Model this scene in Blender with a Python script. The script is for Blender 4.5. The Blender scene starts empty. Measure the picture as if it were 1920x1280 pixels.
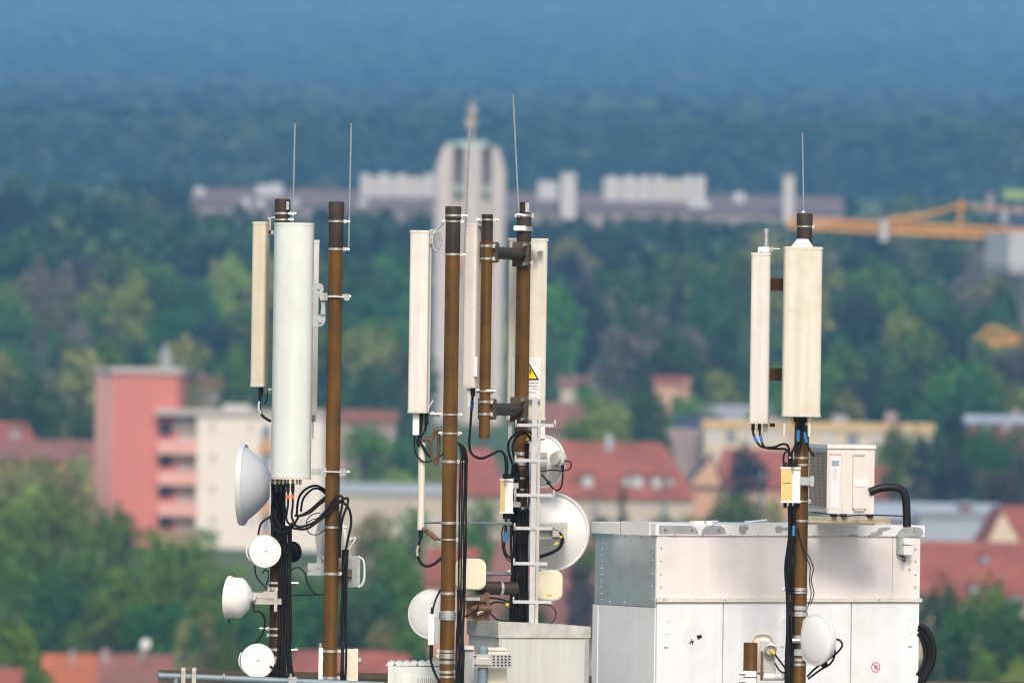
import bpy, math, random
import numpy as np
from mathutils import Vector, Matrix

random.seed(11)
rng = np.random.default_rng(5)
scene = bpy.context.scene
COL = scene.collection
PI = math.pi
V = Vector

# ------------------------------------------------------------------ camera and measuring
FP = 15000.0          # focal length in pixels of the 1920 px wide photograph
ZC = 45.0             # camera height above the lowest ground
HOR = 740.0           # row of the horizon
ROLL = math.radians(0.8)
th = math.atan((HOR - 640) / FP)
fw = V((0, math.cos(th), math.sin(th)))
u0 = V((0, -math.sin(th), math.cos(th)))
r0 = V((1, 0, 0))
CR = r0 * math.cos(ROLL) + u0 * math.sin(ROLL)
CU = u0 * math.cos(ROLL) - r0 * math.sin(ROLL)
CAM = V((0, 0, ZC))


def W(px, py, Y):
    """world point seen at a pixel of the photograph at depth Y (metres)"""
    d = fw * FP + CR * (px - 960) + CU * (640 - py)
    return CAM + d * (Y / d.y)


# ------------------------------------------------------------------ materials
MATS = {}


def _nodes(name):
    m = bpy.data.materials.new(name)
    m.use_nodes = True
    nt = m.node_tree
    b = nt.nodes['Principled BSDF']
    return m, nt, b


def mat(name, col, rough=0.6, metal=0.0, var=0.12, scale=6.0, bump=0.0, bscale=40.0, streak=0.0, dirt_or_sheen=None, dscale=3.0, damt=0.35, spec=0.5, coat=0.0):
    """procedural surface: base colour varied by noise, optional vertical streaks, dirt patches and bump"""
    m, nt, b = _nodes(name)
    N, L = nt.nodes, nt.links
    tc = N.new('ShaderNodeTexCoord')
    no = N.new('ShaderNodeTexNoise')
    no.inputs['Scale'].default_value = scale
    no.inputs['Detail'].default_value = 6
    L.new(tc.outputs['Object'], no.inputs['Vector'])
    mr = N.new('ShaderNodeMapRange')
    mr.inputs['From Min'].default_value = 0.3
    mr.inputs['From Max'].default_value = 0.7
    mr.inputs['To Min'].default_value = 1 - var
    mr.inputs['To Max'].default_value = 1 + var
    L.new(no.outputs['Fac'], mr.inputs['Value'])
    mx = N.new('ShaderNodeMix'); mx.data_type = 'RGBA'; mx.blend_type = 'MULTIPLY'
    mx.inputs['Factor'].default_value = 1.0
    mx.inputs[6].default_value = (*col, 1)
    L.new(mr.outputs['Result'], mx.inputs[7])
    out = mx.outputs[2]
    if streak > 0:
        mp = N.new('ShaderNodeMapping')
        mp.inputs['Scale'].default_value = (1, 1, 0.04)
        L.new(tc.outputs['Object'], mp.inputs['Vector'])
        n2 = N.new('ShaderNodeTexNoise'); n2.inputs['Scale'].default_value = scale * 6; n2.inputs['Detail'].default_value = 4
        L.new(mp.outputs['Vector'], n2.inputs['Vector'])
        m2 = N.new('ShaderNodeMapRange')
        m2.inputs['From Min'].default_value = 0.35; m2.inputs['From Max'].default_value = 0.65
        m2.inputs['To Min'].default_value = 1 - streak; m2.inputs['To Max'].default_value = 1 + streak
        L.new(n2.outputs['Fac'], m2.inputs['Value'])
        x2 = N.new('ShaderNodeMix'); x2.data_type = 'RGBA'; x2.blend_type = 'MULTIPLY'; x2.inputs['Factor'].default_value = 1
        L.new(out, x2.inputs[6]); L.new(m2.outputs['Result'], x2.inputs[7])
        out = x2.outputs[2]
    if dirt_or_sheen is not None:
        n3 = N.new('ShaderNodeTexNoise'); n3.inputs['Scale'].default_value = dscale; n3.inputs['Detail'].default_value = 9; n3.inputs['Roughness'].default_value = 0.65
        L.new(tc.outputs['Object'], n3.inputs['Vector'])
        m3 = N.new('ShaderNodeMapRange')
        m3.inputs['From Min'].default_value = 0.48; m3.inputs['From Max'].default_value = 0.72
        m3.inputs['To Min'].default_value = 0; m3.inputs['To Max'].default_value = damt
        L.new(n3.outputs['Fac'], m3.inputs['Value'])
        x3 = N.new('ShaderNodeMix'); x3.data_type = 'RGBA'
        L.new(m3.outputs['Result'], x3.inputs['Factor'])
        L.new(out, x3.inputs[6]); x3.inputs[7].default_value = (*dirt_or_sheen, 1)
        out = x3.outputs[2]
    L.new(out, b.inputs['Base Color'])
    b.inputs['Roughness'].default_value = rough
    b.inputs['Metallic'].default_value = metal
    b.inputs['Specular IOR Level'].default_value = spec
    b.inputs['Coat Weight'].default_value = coat
    if bump > 0:
        nb = N.new('ShaderNodeTexNoise'); nb.inputs['Scale'].default_value = bscale; nb.inputs['Detail'].default_value = 3
        L.new(tc.outputs['Object'], nb.inputs['Vector'])
        bp = N.new('ShaderNodeBump'); bp.inputs['Strength'].default_value = bump; bp.inputs['Distance'].default_value = 0.02
        L.new(nb.outputs['Fac'], bp.inputs['Height']); L.new(bp.outputs['Normal'], b.inputs['Normal'])
    MATS[name] = m
    return m


def leafmat(name, col, var=0.45, hue=0.03):
    m, nt, b = _nodes(name)
    N, L = nt.nodes, nt.links
    oi = N.new('ShaderNodeObjectInfo')
    tc = N.new('ShaderNodeTexCoord')
    no = N.new('ShaderNodeTexNoise'); no.inputs['Scale'].default_value = 4.5; no.inputs['Detail'].default_value = 3
    L.new(tc.outputs['Object'], no.inputs['Vector'])
    ad = N.new('ShaderNodeMath'); ad.operation = 'ADD'
    L.new(oi.outputs['Random'], ad.inputs[0]); L.new(no.outputs['Fac'], ad.inputs[1])
    mr = N.new('ShaderNodeMapRange')
    mr.inputs['From Min'].default_value = 0.3; mr.inputs['From Max'].default_value = 1.7
    mr.inputs['To Min'].default_value = 1 - var; mr.inputs['To Max'].default_value = 1 + var
    L.new(ad.outputs[0], mr.inputs['Value'])
    hs = N.new('ShaderNodeHueSaturation')
    hm = N.new('ShaderNodeMapRange'); hm.inputs['To Min'].default_value = 0.5 - hue; hm.inputs['To Max'].default_value = 0.5 + hue
    L.new(oi.outputs['Random'], hm.inputs['Value'])
    L.new(hm.outputs['Result'], hs.inputs['Hue'])
    hs.inputs['Color'].default_value = (*col, 1)
    L.new(mr.outputs['Result'], hs.inputs['Value'])
    L.new(hs.outputs['Color'], b.inputs['Base Color'])
    b.inputs['Roughness'].default_value = 0.65
    b.inputs['Specular IOR Level'].default_value = 0.25
    MATS[name] = m
    return m


mat('pole_brown', (0.124, 0.058, 0.009), 0.44, 0.0, 0.30, 3.0, 0.08, 60, streak=0.25, dirt_or_sheen=(0.045, 0.026, 0.016), dscale=4.0, damt=0.85, spec=0.36)
mat('pole_dark', (0.045, 0.022, 0.012), 0.6, 0.0, 0.25, 3.0, 0.1, 60, streak=0.3, spec=0.25)
mat('pole_tape', (0.040, 0.030, 0.025), 0.6, 0.0, 0.3, 8.0, 0.25, 90, streak=0.2, spec=0.3)
mat('arm_brown', (0.04, 0.026, 0.018), 0.5, 0.0, 0.25, 5.0, 0.1, 60)
mat('white', (0.80, 0.80, 0.78), 0.42, 0.0, 0.03, 3.0, dirt_or_sheen=(0.55, 0.53, 0.48), dscale=3.5, damt=0.45)
mat('white_cool', (0.69, 0.735, 0.70), 0.38, 0.0, 0.03, 2.0, streak=0.04, coat=0.1, dirt_or_sheen=(0.47, 0.48, 0.43), dscale=4, damt=0.35)
mat('cream', (0.74, 0.70, 0.64), 0.5, 0.0, 0.03, 3.0, streak=0.07, dirt_or_sheen=(0.52, 0.45, 0.35), dscale=3, damt=0.5)
mat('beige', (0.67, 0.60, 0.46), 0.5, 0.0, 0.05, 3.0, streak=0.06, dirt_or_sheen=(0.45, 0.36, 0.24), dscale=3, damt=0.35)
mat('ivory', (0.69, 0.66, 0.55), 0.5, 0.0, 0.04, 3.0, streak=0.08, dirt_or_sheen=(0.5, 0.42, 0.28), dscale=3, damt=0.6)
mat('radome', (0.86, 0.86, 0.84), 0.5, 0.0, 0.02, 5.0, dirt_or_sheen=(0.6, 0.58, 0.54), dscale=5, damt=0.4)
mat('radome_cream', (0.80, 0.74, 0.56), 0.5, 0.0, 0.03, 5.0, dirt_or_sheen=(0.55, 0.48, 0.33), dscale=9, damt=0.3)
mat('dish_blue', (0.60, 0.64, 0.68), 0.5, 0.0, 0.03, 4.0)
mat('galv', (0.50, 0.52, 0.53), 0.4, 0.75, 0.15, 25.0, 0.1, 120)
mat('galv_dull', (0.40, 0.43, 0.44), 0.6, 0.3, 0.12, 20.0, 0.1, 100)
mat('end_cap', (0.60, 0.575, 0.52), 0.55, 0.0, 0.08, 20.0)
mat('steel', (0.72, 0.71, 0.68), 0.3, 0.85, 0.12, 20.0)
mat('bolt', (0.45, 0.44, 0.42), 0.4, 0.8, 0.2, 60.0)
mat('alu', (0.56, 0.575, 0.59), 0.45, 0.4, 0.06, 12.0, streak=0.05)
mat('pvc', (0.66, 0.67, 0.66), 0.5, 0.0, 0.05, 10.0)
mat('cable', (0.008, 0.008, 0.009), 0.5, 0.0, 0.3, 30.0, spec=0.25)
mat('cable_tape', (0.02, 0.19, 0.50), 0.5, 0.0, 0.1, 30.0)
mat('yellow_tape', (0.80, 0.50, 0.02), 0.5, 0.0, 0.1, 30.0)
mat('orange_tape', (0.80, 0.13, 0.02), 0.5, 0.0, 0.1, 30.0)
mat('brass', (0.55, 0.40, 0.18), 0.35, 0.8, 0.1, 30.0)
mat('black_plastic', (0.011, 0.011, 0.012), 0.5, 0.0, 0.2, 20.0, spec=0.3)
mat('rust_bracket', (0.16, 0.09, 0.05), 0.6, 0.3, 0.3, 30.0, 0.3, 120)
mat('sign_white', (0.78, 0.78, 0.80), 0.4, 0.0, 0.02, 5.0)
mat('sign_yellow', (0.86, 0.66, 0.0), 0.4, 0.0, 0.02, 5.0)
mat('sign_black', (0.012, 0.012, 0.012), 0.5, 0.0, 0.02, 5.0)
mat('sign_red', (0.70, 0.05, 0.10), 0.45, 0.0, 0.02, 5.0)
mat('print_grey', (0.42, 0.42, 0.43), 0.5, 0.0, 0.1, 80.0)
mat('print_red', (0.72, 0.05, 0.07), 0.5, 0.0, 0.02, 5.0)
mat('print_blue', (0.28, 0.36, 0.43), 0.5, 0.0, 0.15, 60.0)
mat('label_yellow', (0.72, 0.54, 0.22), 0.5, 0.0, 0.06, 9.0, dirt_or_sheen=(0.45, 0.33, 0.14), dscale=12, damt=0.4)
mat('cabin_white', (0.84, 0.86, 0.865), 0.42, 0.0, 0.03, 1.6, 0.25, 1.6, streak=0.035, dirt_or_sheen=(0.58, 0.57, 0.53), dscale=2.2, damt=0.35)
mat('cabin_pink', (0.87, 0.82, 0.79), 0.3, 0.08, 0.03, 1.5, 0.35, 1.3, dirt_or_sheen=(0.56, 0.54, 0.53), dscale=1.1, damt=0.75, streak=0.03)  # grey noise smear: the band's cloudy reflection painted into its base colour
mat('cabin_galv', (0.66, 0.71, 0.72), 0.36, 0.7, 0.10, 8.0, 0.9, 1.7)
mat('bare_grey', (0.37, 0.385, 0.40), 0.55, 0.2, 0.15, 18.0)
mat('lid_grey', (0.50, 0.50, 0.47), 0.7, 0.0, 0.14, 14.0, 0.2, 60, dirt_or_sheen=(0.28, 0.25, 0.2), dscale=6, damt=0.5)
mat('box_grey', (0.56, 0.57, 0.53), 0.55, 0.0, 0.04, 3.0, streak=0.06, dirt_or_sheen=(0.5, 0.5, 0.44), dscale=2.5, damt=0.4)
mat('ac_cream', (0.74, 0.69, 0.63), 0.45, 0.0, 0.03, 4.0, streak=0.03, dirt_or_sheen=(0.55, 0.46, 0.36), dscale=4, damt=0.3)
mat('ac_side', (0.62, 0.53, 0.44), 0.5, 0.0, 0.05, 6.0)
mat('ac_dark', (0.20, 0.165, 0.135), 0.6, 0.0, 0.1, 6.0)
mat('beam_stone', (0.52, 0.46, 0.34), 0.8, 0.0, 0.18, 20.0, 0.3, 60, dirt_or_sheen=(0.2, 0.15, 0.1), dscale=14, damt=0.7)
mat('rail_blue', (0.20, 0.27, 0.30), 0.5, 0.2, 0.08, 12.0)
mat('rail_brown', (0.085, 0.068, 0.048), 0.6, 0.2, 0.2, 4.0)
mat('rib_grey', (0.42, 0.44, 0.45), 0.5, 0.1, 0.08, 12.0)
mat('roofing', (0.20, 0.20, 0.20), 0.9, 0.0, 0.2, 1.0)
mat('render_wall', (0.5, 0.48, 0.44), 0.85, 0.0, 0.08, 0.6)

# background
mat('bg_salmon', (0.62, 0.20, 0.165), 0.85, 0.0, 0.04, 0.3, streak=0.03)
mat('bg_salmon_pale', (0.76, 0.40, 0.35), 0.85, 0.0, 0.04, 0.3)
mat('bg_white', (0.80, 0.72, 0.64), 0.85, 0.0, 0.03, 0.3)
mat('bg_cap', (0.50, 0.46, 0.42), 0.85, 0.0, 0.05, 0.5)
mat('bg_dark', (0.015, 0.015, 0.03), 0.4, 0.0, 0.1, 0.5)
mat('bg_glass', (0.20, 0.24, 0.27), 0.3, 0.0, 0.2, 0.8)
mat('bg_rail', (0.52, 0.47, 0.44), 0.8, 0.0, 0.1, 2.0)
mat('bg_orange', (0.62, 0.33, 0.16), 0.8, 0.0, 0.1, 1.0)
mat('bg_concrete', (0.58, 0.525, 0.495), 0.85, 0.0, 0.05, 0.4, streak=0.04)
mat('bg_slit', (0.13, 0.10, 0.12), 0.8, 0.0, 0.1, 0.5)
mat('bg_copper', (0.36, 0.50, 0.44), 0.7, 0.0, 0.08, 0.5)
mat('bg_clockred', (0.75, 0.10, 0.08), 0.6, 0.0, 0.05, 0.5)
mat('bg_ball', (0.55, 0.42, 0.30), 0.6, 0.0, 0.08, 0.5)
mat('bg_purple_roof', (0.165, 0.115, 0.125), 0.85, 0.0, 0.1, 0.3)
mat('bg_red_roof', (0.30, 0.085, 0.055), 0.85, 0.0, 0.28, 0.35, streak=0.08, dirt_or_sheen=(.16,.07,.05), dscale=.5, damt=.5)
mat('bg_orange_roof', (0.42, 0.12, 0.05), 0.85, 0.0, 0.22, 0.4, dirt_or_sheen=(.2,.09,.06), dscale=.6, damt=.5)
mat('bg_mauve_roof', (0.24, 0.10, 0.08), 0.85, 0.0, 0.24, 0.4, dirt_or_sheen=(.13,.07,.06), dscale=.5, damt=.5)
mat('bg_grey_roof', (0.34, 0.33, 0.34), 0.8, 0.0, 0.1, 0.3)
mat('bg_navy_roof', (0.035, 0.045, 0.075), 0.7, 0.0, 0.1, 0.3)
mat('bg_blue_roof', (0.38, 0.42, 0.48), 0.7, 0.0, 0.08, 0.3)
mat('bg_yellow', (0.66, 0.46, 0.23), 0.85, 0.0, 0.04, 0.4)
mat('bg_cream', (0.64, 0.54, 0.40), 0.85, 0.0, 0.05, 0.4)
mat('bg_mauve_wall', (0.34, 0.26, 0.25), 0.85, 0.0, 0.05, 0.4)
mat('bg_beige_wall', (0.50, 0.43, 0.35), 0.85, 0.0, 0.08, 0.4)
mat('bg_peach', (0.62, 0.36, 0.24), 0.85, 0.0, 0.05, 0.4)
mat('bg_window', (0.54, 0.52, 0.52), 0.6, 0.0, 0.05, 0.4)
mat('bg_crane', (0.78, 0.33, 0.035), 0.6, 0.0, 0.06, 0.4)
mat('bg_lime', (0.26, 0.38, 0.13), 0.7, 0.0, 0.05, 0.4)
mat('bg_trunk', (0.10, 0.075, 0.055), 0.9, 0.0, 0.2, 2.0)
mat('bg_paletrunk', (0.28, 0.24, 0.22), 0.9, 0.0, 0.2, 2.0)
leafmat('leaf_mid', (0.070, 0.155, 0.010))
leafmat('leaf_deep', (0.028, 0.084, 0.012))
leafmat('leaf_light', (0.20, 0.25, 0.04))
leafmat('leaf_olive', (0.22, 0.21, 0.065))
leafmat('leaf_fresh', (0.100, 0.205, 0.008))
leafmat('leaf_conifer', (0.014, 0.022, 0.030), 0.4)
leafmat('leaf_maroon', (0.06, 0.022, 0.030))
leafmat('leaf_grey', (0.16, 0.12, 0.115))
leafmat('leaf_brown', (0.050, 0.042, 0.046))


# ------------------------------------------------------------------ mesh builder
def frame(ax):
    ax = V(ax).normalized()
    h = V((0, 0, 1)) if abs(ax.z) < 0.95 else V((1, 0, 0))
    a = h.cross(ax).normalized()
    b = ax.cross(a).normalized()
    return a, b, ax


def rrect(w, h, r, seg=4):
    pts = []
    for cx, cy, a0 in ((w / 2 - r, h / 2 - r, 0), (-w / 2 + r, h / 2 - r, 90), (-w / 2 + r, -h / 2 + r, 180), (w / 2 - r, -h / 2 + r, 270)):
        for k in range(seg + 1):
            a = math.radians(a0 + 90 * k / seg)
            pts.append((cx + r * math.cos(a), cy + r * math.sin(a)))
    return pts


class MB:
    def __init__(self):
        self.v = []
        self.f = []

    def _add(self, vs, fs):
        o = len(self.v)
        self.v += [V(p) for p in vs]
        self.f += [tuple(i + o for i in f) for f in fs]
        return self

    def box(self, c, sx, sy, sz, ex=(1, 0, 0), ey=(0, 1, 0), ez=(0, 0, 1)):
        c = V(c); ex = V(ex) * sx / 2; ey = V(ey) * sy / 2; ez = V(ez) * sz / 2
        vs = [c + ex * a + ey * b + ez * d for d in (-1, 1) for b in (-1, 1) for a in (-1, 1)]
        return self._add(vs, [(0, 2, 3, 1), (4, 5, 7, 6), (0, 1, 5, 4), (2, 6, 7, 3), (0, 4, 6, 2), (1, 3, 7, 5)])

    def cyl(self, p0, p1, r0, r1=None, n=16):
        p0, p1 = V(p0), V(p1)
        r1 = r0 if r1 is None else r1
        a, b, ax = frame(p1 - p0)
        vs = []
        for p, r in ((p0, r0), (p1, r1)):
            for k in range(n):
                t = 2 * PI * k / n
                vs.append(p + a * (r * math.cos(t)) + b * (r * math.sin(t)))
        fs = [(k, (k + 1) % n, n + (k + 1) % n, n + k) for k in range(n)]
        fs += [tuple(reversed(range(n))), tuple(range(n, 2 * n))]
        return self._add(vs, fs)

    def lathe(self, prof, o, ax, n=32):
        a, b, ax = frame(ax)
        o = V(o)
        vs, rings = [], []
        for r, h in prof:
            if r < 1e-6:
                rings.append([len(vs)]); vs.append(o + ax * h)
            else:
                rings.append(list(range(len(vs), len(vs) + n)))
                for k in range(n):
                    t = 2 * PI * k / n
                    vs.append(o + ax * h + a * (r * math.cos(t)) + b * (r * math.sin(t)))
        fs = []
        for A, B in zip(rings, rings[1:]):
            for k in range(n):
                k2 = (k + 1) % n
                if len(A) == 1 and len(B) == 1:
                    continue
                if len(A) == 1:
                    fs.append((A[0], B[k2], B[k]))
                elif len(B) == 1:
                    fs.append((A[k], A[k2], B[0]))
                else:
                    fs.append((A[k], A[k2], B[k2], B[k]))
        return self._add(vs, fs)

    def ring(self, o, ax, ri, ro, h, n=28):
        return self.lathe([(ri, -h / 2), (ro, -h / 2), (ro, h / 2), (ri, h / 2), (ri, -h / 2)], o, ax, n)

    def prism(self, poly, o, ex, ey, ext):
        o, ex, ey, ext = V(o), V(ex), V(ey), V(ext)
        n = len(poly)
        vs = [o + ex * p[0] + ey * p[1] for p in poly]
        vs += [p + ext for p in vs]
        fs = [(k, (k + 1) % n, n + (k + 1) % n, n + k) for k in range(n)]
        fs += [tuple(reversed(range(n))), tuple(range(n, 2 * n))]
        return self._add(vs, fs)

    def tube(self, pts, r, n=8, sub=6):
        pts = [V(p) for p in pts]
        if len(pts) > 2 and sub > 1:
            P = [pts[0] * 2 - pts[1]] + pts + [pts[-1] * 2 - pts[-2]]
            out = []
            for i in range(1, len(P) - 2):
                for k in range(sub):
                    t = k / sub
                    a, b, c, d = P[i - 1], P[i], P[i + 1], P[i + 2]
                    out.append(0.5 * ((2 * b) + (c - a) * t + (2 * a - 5 * b + 4 * c - d) * t * t + (3 * b - a - 3 * c + d) * t ** 3))
            out.append(pts[-1])
            pts = out
        tan = [(pts[min(i + 1, len(pts) - 1)] - pts[max(i - 1, 0)]).normalized() for i in range(len(pts))]
        a, b, _ = frame(tan[0])
        vs = []
        for p, t in zip(pts, tan):
            a = (a - t * a.dot(t)).normalized()
            b = t.cross(a)
            for k in range(n):
                q = 2 * PI * k / n
                vs.append(p + a * (r * math.cos(q)) + b * (r * math.sin(q)))
        m = len(pts)
        fs = []
        for i in range(m - 1):
            for k in range(n):
                k2 = (k + 1) % n
                fs.append((i * n + k, i * n + k2, (i + 1) * n + k2, (i + 1) * n + k))
        fs += [tuple(reversed(range(n))), tuple(range((m - 1) * n, m * n))]
        return self._add(vs, fs)

    # --- the same with positions given as photo pixels at a depth
    def pbox(self, x0, y0, x1, y1, Y, dep):
        s = Y / FP
        c = W((x0 + x1) / 2, (y0 + y1) / 2, Y + dep / 2)
        return self.box(c, abs(x1 - x0) * s, dep, abs(y1 - y0) * s)

    def pcyl(self, a, b, r, n=12):
        return self.cyl(W(*a), W(*b), r * a[2] / FP, None, n)

    def ptube(self, pts, r, Y, n=7, sub=6):
        return self.tube([W(p[0], p[1], Y + (p[2] if len(p) > 2 else 0)) for p in pts], r * Y / FP, n, sub)

    def build(self, name, m, parent=None, smooth=38):
        org = ORG[parent.name] if parent is not None else None
        if org is None:
            lo = V((min(p.x for p in self.v), min(p.y for p in self.v), min(p.z for p in self.v)))
            hi = V((max(p.x for p in self.v), max(p.y for p in self.v), max(p.z for p in self.v)))
            org = V(((lo.x + hi.x) / 2, (lo.y + hi.y) / 2, lo.z))
        me = bpy.data.meshes.new(name)
        me.from_pydata([tuple(p - org) for p in self.v], [], self.f)
        if smooth:
            me.polygons.foreach_set('use_smooth', [True] * len(me.polygons))
            me.set_sharp_from_angle(angle=math.radians(smooth))
        me.materials.append(MATS[m] if isinstance(m, str) else m)
        me.update()
        o = bpy.data.objects.new(name, me)
        COL.objects.link(o)
        if parent is not None:
            o.parent = parent
        else:
            o.location = org
        ORG[o.name] = org
        return o


ORG = {}


def tag(o, label=None, cat=None, group=None, kind=None):
    if label: o['label'] = label
    if cat: o['category'] = cat
    if group: o['group'] = group
    if kind: o['kind'] = kind
    return o


def thing(name, label, cat, loc, group=None):
    o = bpy.data.objects.new(name, None)
    COL.objects.link(o)
    o.location = loc
    o.empty_display_size = 0.1
    ORG[o.name] = V(loc)
    return tag(o, label, cat, group)


def text(name, s, size, o, ex, ey, m, parent, ext=0.0005):
    cu = bpy.data.curves.new(name, 'FONT')
    cu.body = s
    cu.size = size
    cu.extrude = ext
    cu.align_x = 'CENTER'; cu.align_y = 'CENTER'
    cu.materials.append(MATS[m])
    tmp = bpy.data.objects.new('text', cu)
    COL.objects.link(tmp)
    me = bpy.data.meshes.new_from_object(tmp.evaluated_get(bpy.context.evaluated_depsgraph_get()))
    bpy.data.objects.remove(tmp)
    ob = bpy.data.objects.new(name, me)
    COL.objects.link(ob)
    ob.parent = parent
    ex, ey = V(ex).normalized(), V(ey).normalized()
    M = Matrix((ex, ey, ex.cross(ey))).transposed().to_4x4()
    M.translation = V(o) - ORG[parent.name]
    ob.matrix_local = M
    return ob


# ------------------------------------------------------------------ terrain profile
TD = [-200, 0, 200, 450, 600, 725, 900, 1050, 1200, 1500, 1640, 2500, 3100, 4000, 5300, 7800, 8600, 9200]
TH = [-45, -45, -40, -24, -19, -14.8, -8.5, 0, 10, 31, 38, 64, 93, 137, 217, 386, 460, 510]


def TZ(d):
    return ZC + float(np.interp(d, TD, TH))

# ------------------------------------------------------------------ light and air settings
HAZE = 0.000175
HAZE_COL = (0.235, 0.58, 1.0, 1)
SUN_DIR = (0.06, -0.80, 0.74)
SUN_E, SUN_A, SKY, EXPO, FSTOP = 1.5, 14.0, 0.10, 0.64, 3.1

# ================================================================== FOREGROUND: the roof and its masts
ROOF = ZC - 3.2
TR = math.tan(ROLL)

bt = thing('apartment_tower', 'flat roofed building below the masts with a brown rail along its far edge', 'building', (0, 57, ZC - 45))
MB().box((0, 56.5, (ROOF - 0.25 + ZC - 45) / 2), 44, 16, ROOF - 0.25 - (ZC - 45)).build('wall', 'render_wall', bt)
MB().box((0, 56.5, ROOF - 0.125), 44.4, 16.4, 0.25).build('roof', 'roofing', bt)
pr = MB()
pz = W(660, 1266, 64.3).z; px0 = W(297, 1262, 64.3).x
pr.box(((px0 + 22) / 2, 64.3, pz), 22 - px0, 0.05, 0.05)
pr.box(((px0 + 22) / 2, 64.3, pz - .05), 22 - px0, 0.035, 0.05)
for k in range(12):
    pr.box((px0 + .1 + k * 2.0, 64.3, (ROOF + pz - .03) / 2), 0.05, 0.04, pz - .03 - ROOF)
pr.build('parapet_rail', 'rail_brown', bt)


class Mast:
    def __init__(self, label, px, py, r, Y, sleeve=None, cap=24, low=None, tip=None, m='pole_brown', bottom=None, name='antenna_mast'):
        self.px, self.py, self.r, self.Y, self.s = px, py, r, Y, Y / FP
        p = W(px, py, Y)
        self.x, self.y, self.zt = p.x, p.y, p.z
        self.zb = ROOF if bottom is None else self.z(bottom)
        self.root = thing(name, label, 'mast', (p.x, p.y, self.zb))
        R = r * self.s
        z_low = self.z(low) if low else self.zb
        z_cap = self.z(py + cap) if cap else self.zt
        if low:
            MB().cyl((p.x, p.y, self.zb), (p.x, p.y, z_low), R * 1.01, n=28).build('lower_pole', 'pole_dark', self.root)
        MB().cyl((p.x, p.y, z_low), (p.x, p.y, z_cap), R, n=28).build('pole', m, self.root)
        if sleeve:
            MB().cyl((p.x, p.y, self.z(sleeve)), (p.x, p.y, z_cap - 0.001), R * 1.02, n=28).build('sleeve', 'pole_tape', self.root)
        if cap:
            MB().lathe([(R * 1.08, 0), (R * 1.10, (self.zt - z_cap) * 0.9), (R * 1.0, self.zt - z_cap), (0, self.zt - z_cap)], (p.x, p.y, z_cap), (0, 0, 1), 28).build('cap', 'pole_tape', self.root)

    def z(self, py):
        return W(self.pxa(py), py, self.Y).z

    def pxa(self, py):
        return self.px - (py - self.py) * TR

    def clamp(self, py, h=4, side=1, ext=9, lug=7, m='steel', name='clamp', yaw=0.0):
        R = self.r * self.s; s = self.s
        z = self.z(py)
        mb = MB()
        mb.ring((self.x, self.y, z), (0, 0, 1), R * 0.99, R + 1.3 * s, h * s)
        sides = (-1, 1) if side == 0 else (side,)
        for sd in sides:
            d = V((math.cos(yaw) * sd, -math.sin(yaw), 0)).normalized()
            q = V((self.x, self.y, z))
            mb.box(q + d * (R + 2.2 * s), 5 * s, 5 * s, lug * s, d, V((-d.y, d.x, 0)))
            if ext > 4:
                mb.cyl(q + d * R, q + d * (R + ext * s), 1.3 * s, n=8)
                mb.cyl(q + d * (R + (ext - 4) * s), q + d * (R + (ext - 1.5) * s), 2.8 * s, n=6)
        return mb.build(name, m, self.root)


mA = Mast('brown mast with three white round dishes and a thick cable bundle on its lower half', 530, 373, 13.6, 60.3, sleeve=420, low=893)
mB = Mast('plain brown mast directly beside the wide white panel antenna', 631, 378, 13.6, 60.0, sleeve=468)
mC = Mast('tall brown mast between the cream panel antenna and the short stub pole', 850, 387, 13.8, 59.7, sleeve=478)
mD = Mast('short brown stub pole held off a taller mast by two dark arms', 914, 402, 10.4, 60.0, cap=0, sleeve=452, bottom=822, name='stub_pole')
mE = Mast('brown mast behind the aluminium ladder with a white label near its top', 983, 400, 13.2, 60.85, sleeve=500, cap=0, low=880)
mI = Mast('brown mast standing alone in front of the white equipment cabin', 1509, 400, 13.8, 59.5, sleeve=470)

# narrower spigot on top of the ladder mast
MB().cyl((mE.x, mE.y, mE.zt), (mE.x, mE.y, mE.z(379)), 8.2 * mE.s, n=20).build('spigot', 'pole_tape', mE.root)

for py, h, sd, ext in ((400, 4, 1, 12), (412, 3, 1, 6), (1092, 4, 1, 26), (1103, 6, -1, 5), (1178, 4, -1, 18), (1190, 4, -1, 4), (1217, 5, 1, 26)):
    mA.clamp(py, h, sd, ext)
for py, h, sd, ext in ((415, 4, 1, 10), (467, 4, 1, 10), (555, 3, 1, 16), (884, 3, 1, 18), (988, 4, 1, 14), (1075, 5, 1, 16), (1220, 5, 1, 18), (1270, 5, 1, 18)):
    mB.clamp(py, h, sd, ext)
for py, h, sd, ext in ((404, 4, 1, 10), (415, 3, 0, 6), (477, 4, 1, 10), (777, 3, 0, 8), (812, 3, 0, 8), (865, 5, 1, 18), (980, 5, 1, 18), (1011, 3, 1, 4), (1112, 5, 1, 18), (1146, 4, 1, 4), (1220, 4, 0, 5), (1229, 9, 0, 6), (1241, 6, 1, 4), (1259, 5, 1, 5), (1268, 4, 1, 16)):
    mC.clamp(py, h, sd, ext)
for py, h, sd, ext in ((412, 3, 0, 10), (733, 3, 1, 10), (461, 4, 1, 4), (485, 4, 1, 4), (753, 4, 1, 4), (776, 4, 1, 4)):
    mD.clamp(py, h, sd, ext)
for py, h, sd, ext in ((404, 5, 0, 4), (456, 4, 1, 4), (493, 4, 1, 4), (746, 4, 1, 4), (783, 4, 1, 4), (850, 6, 0, 4), (896, 3, 1, 4), (917, 3, 1, 4), (953, 7, -1, 6), (1071, 7, -1, 8)):
    mE.clamp(py, h, sd, ext)
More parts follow.
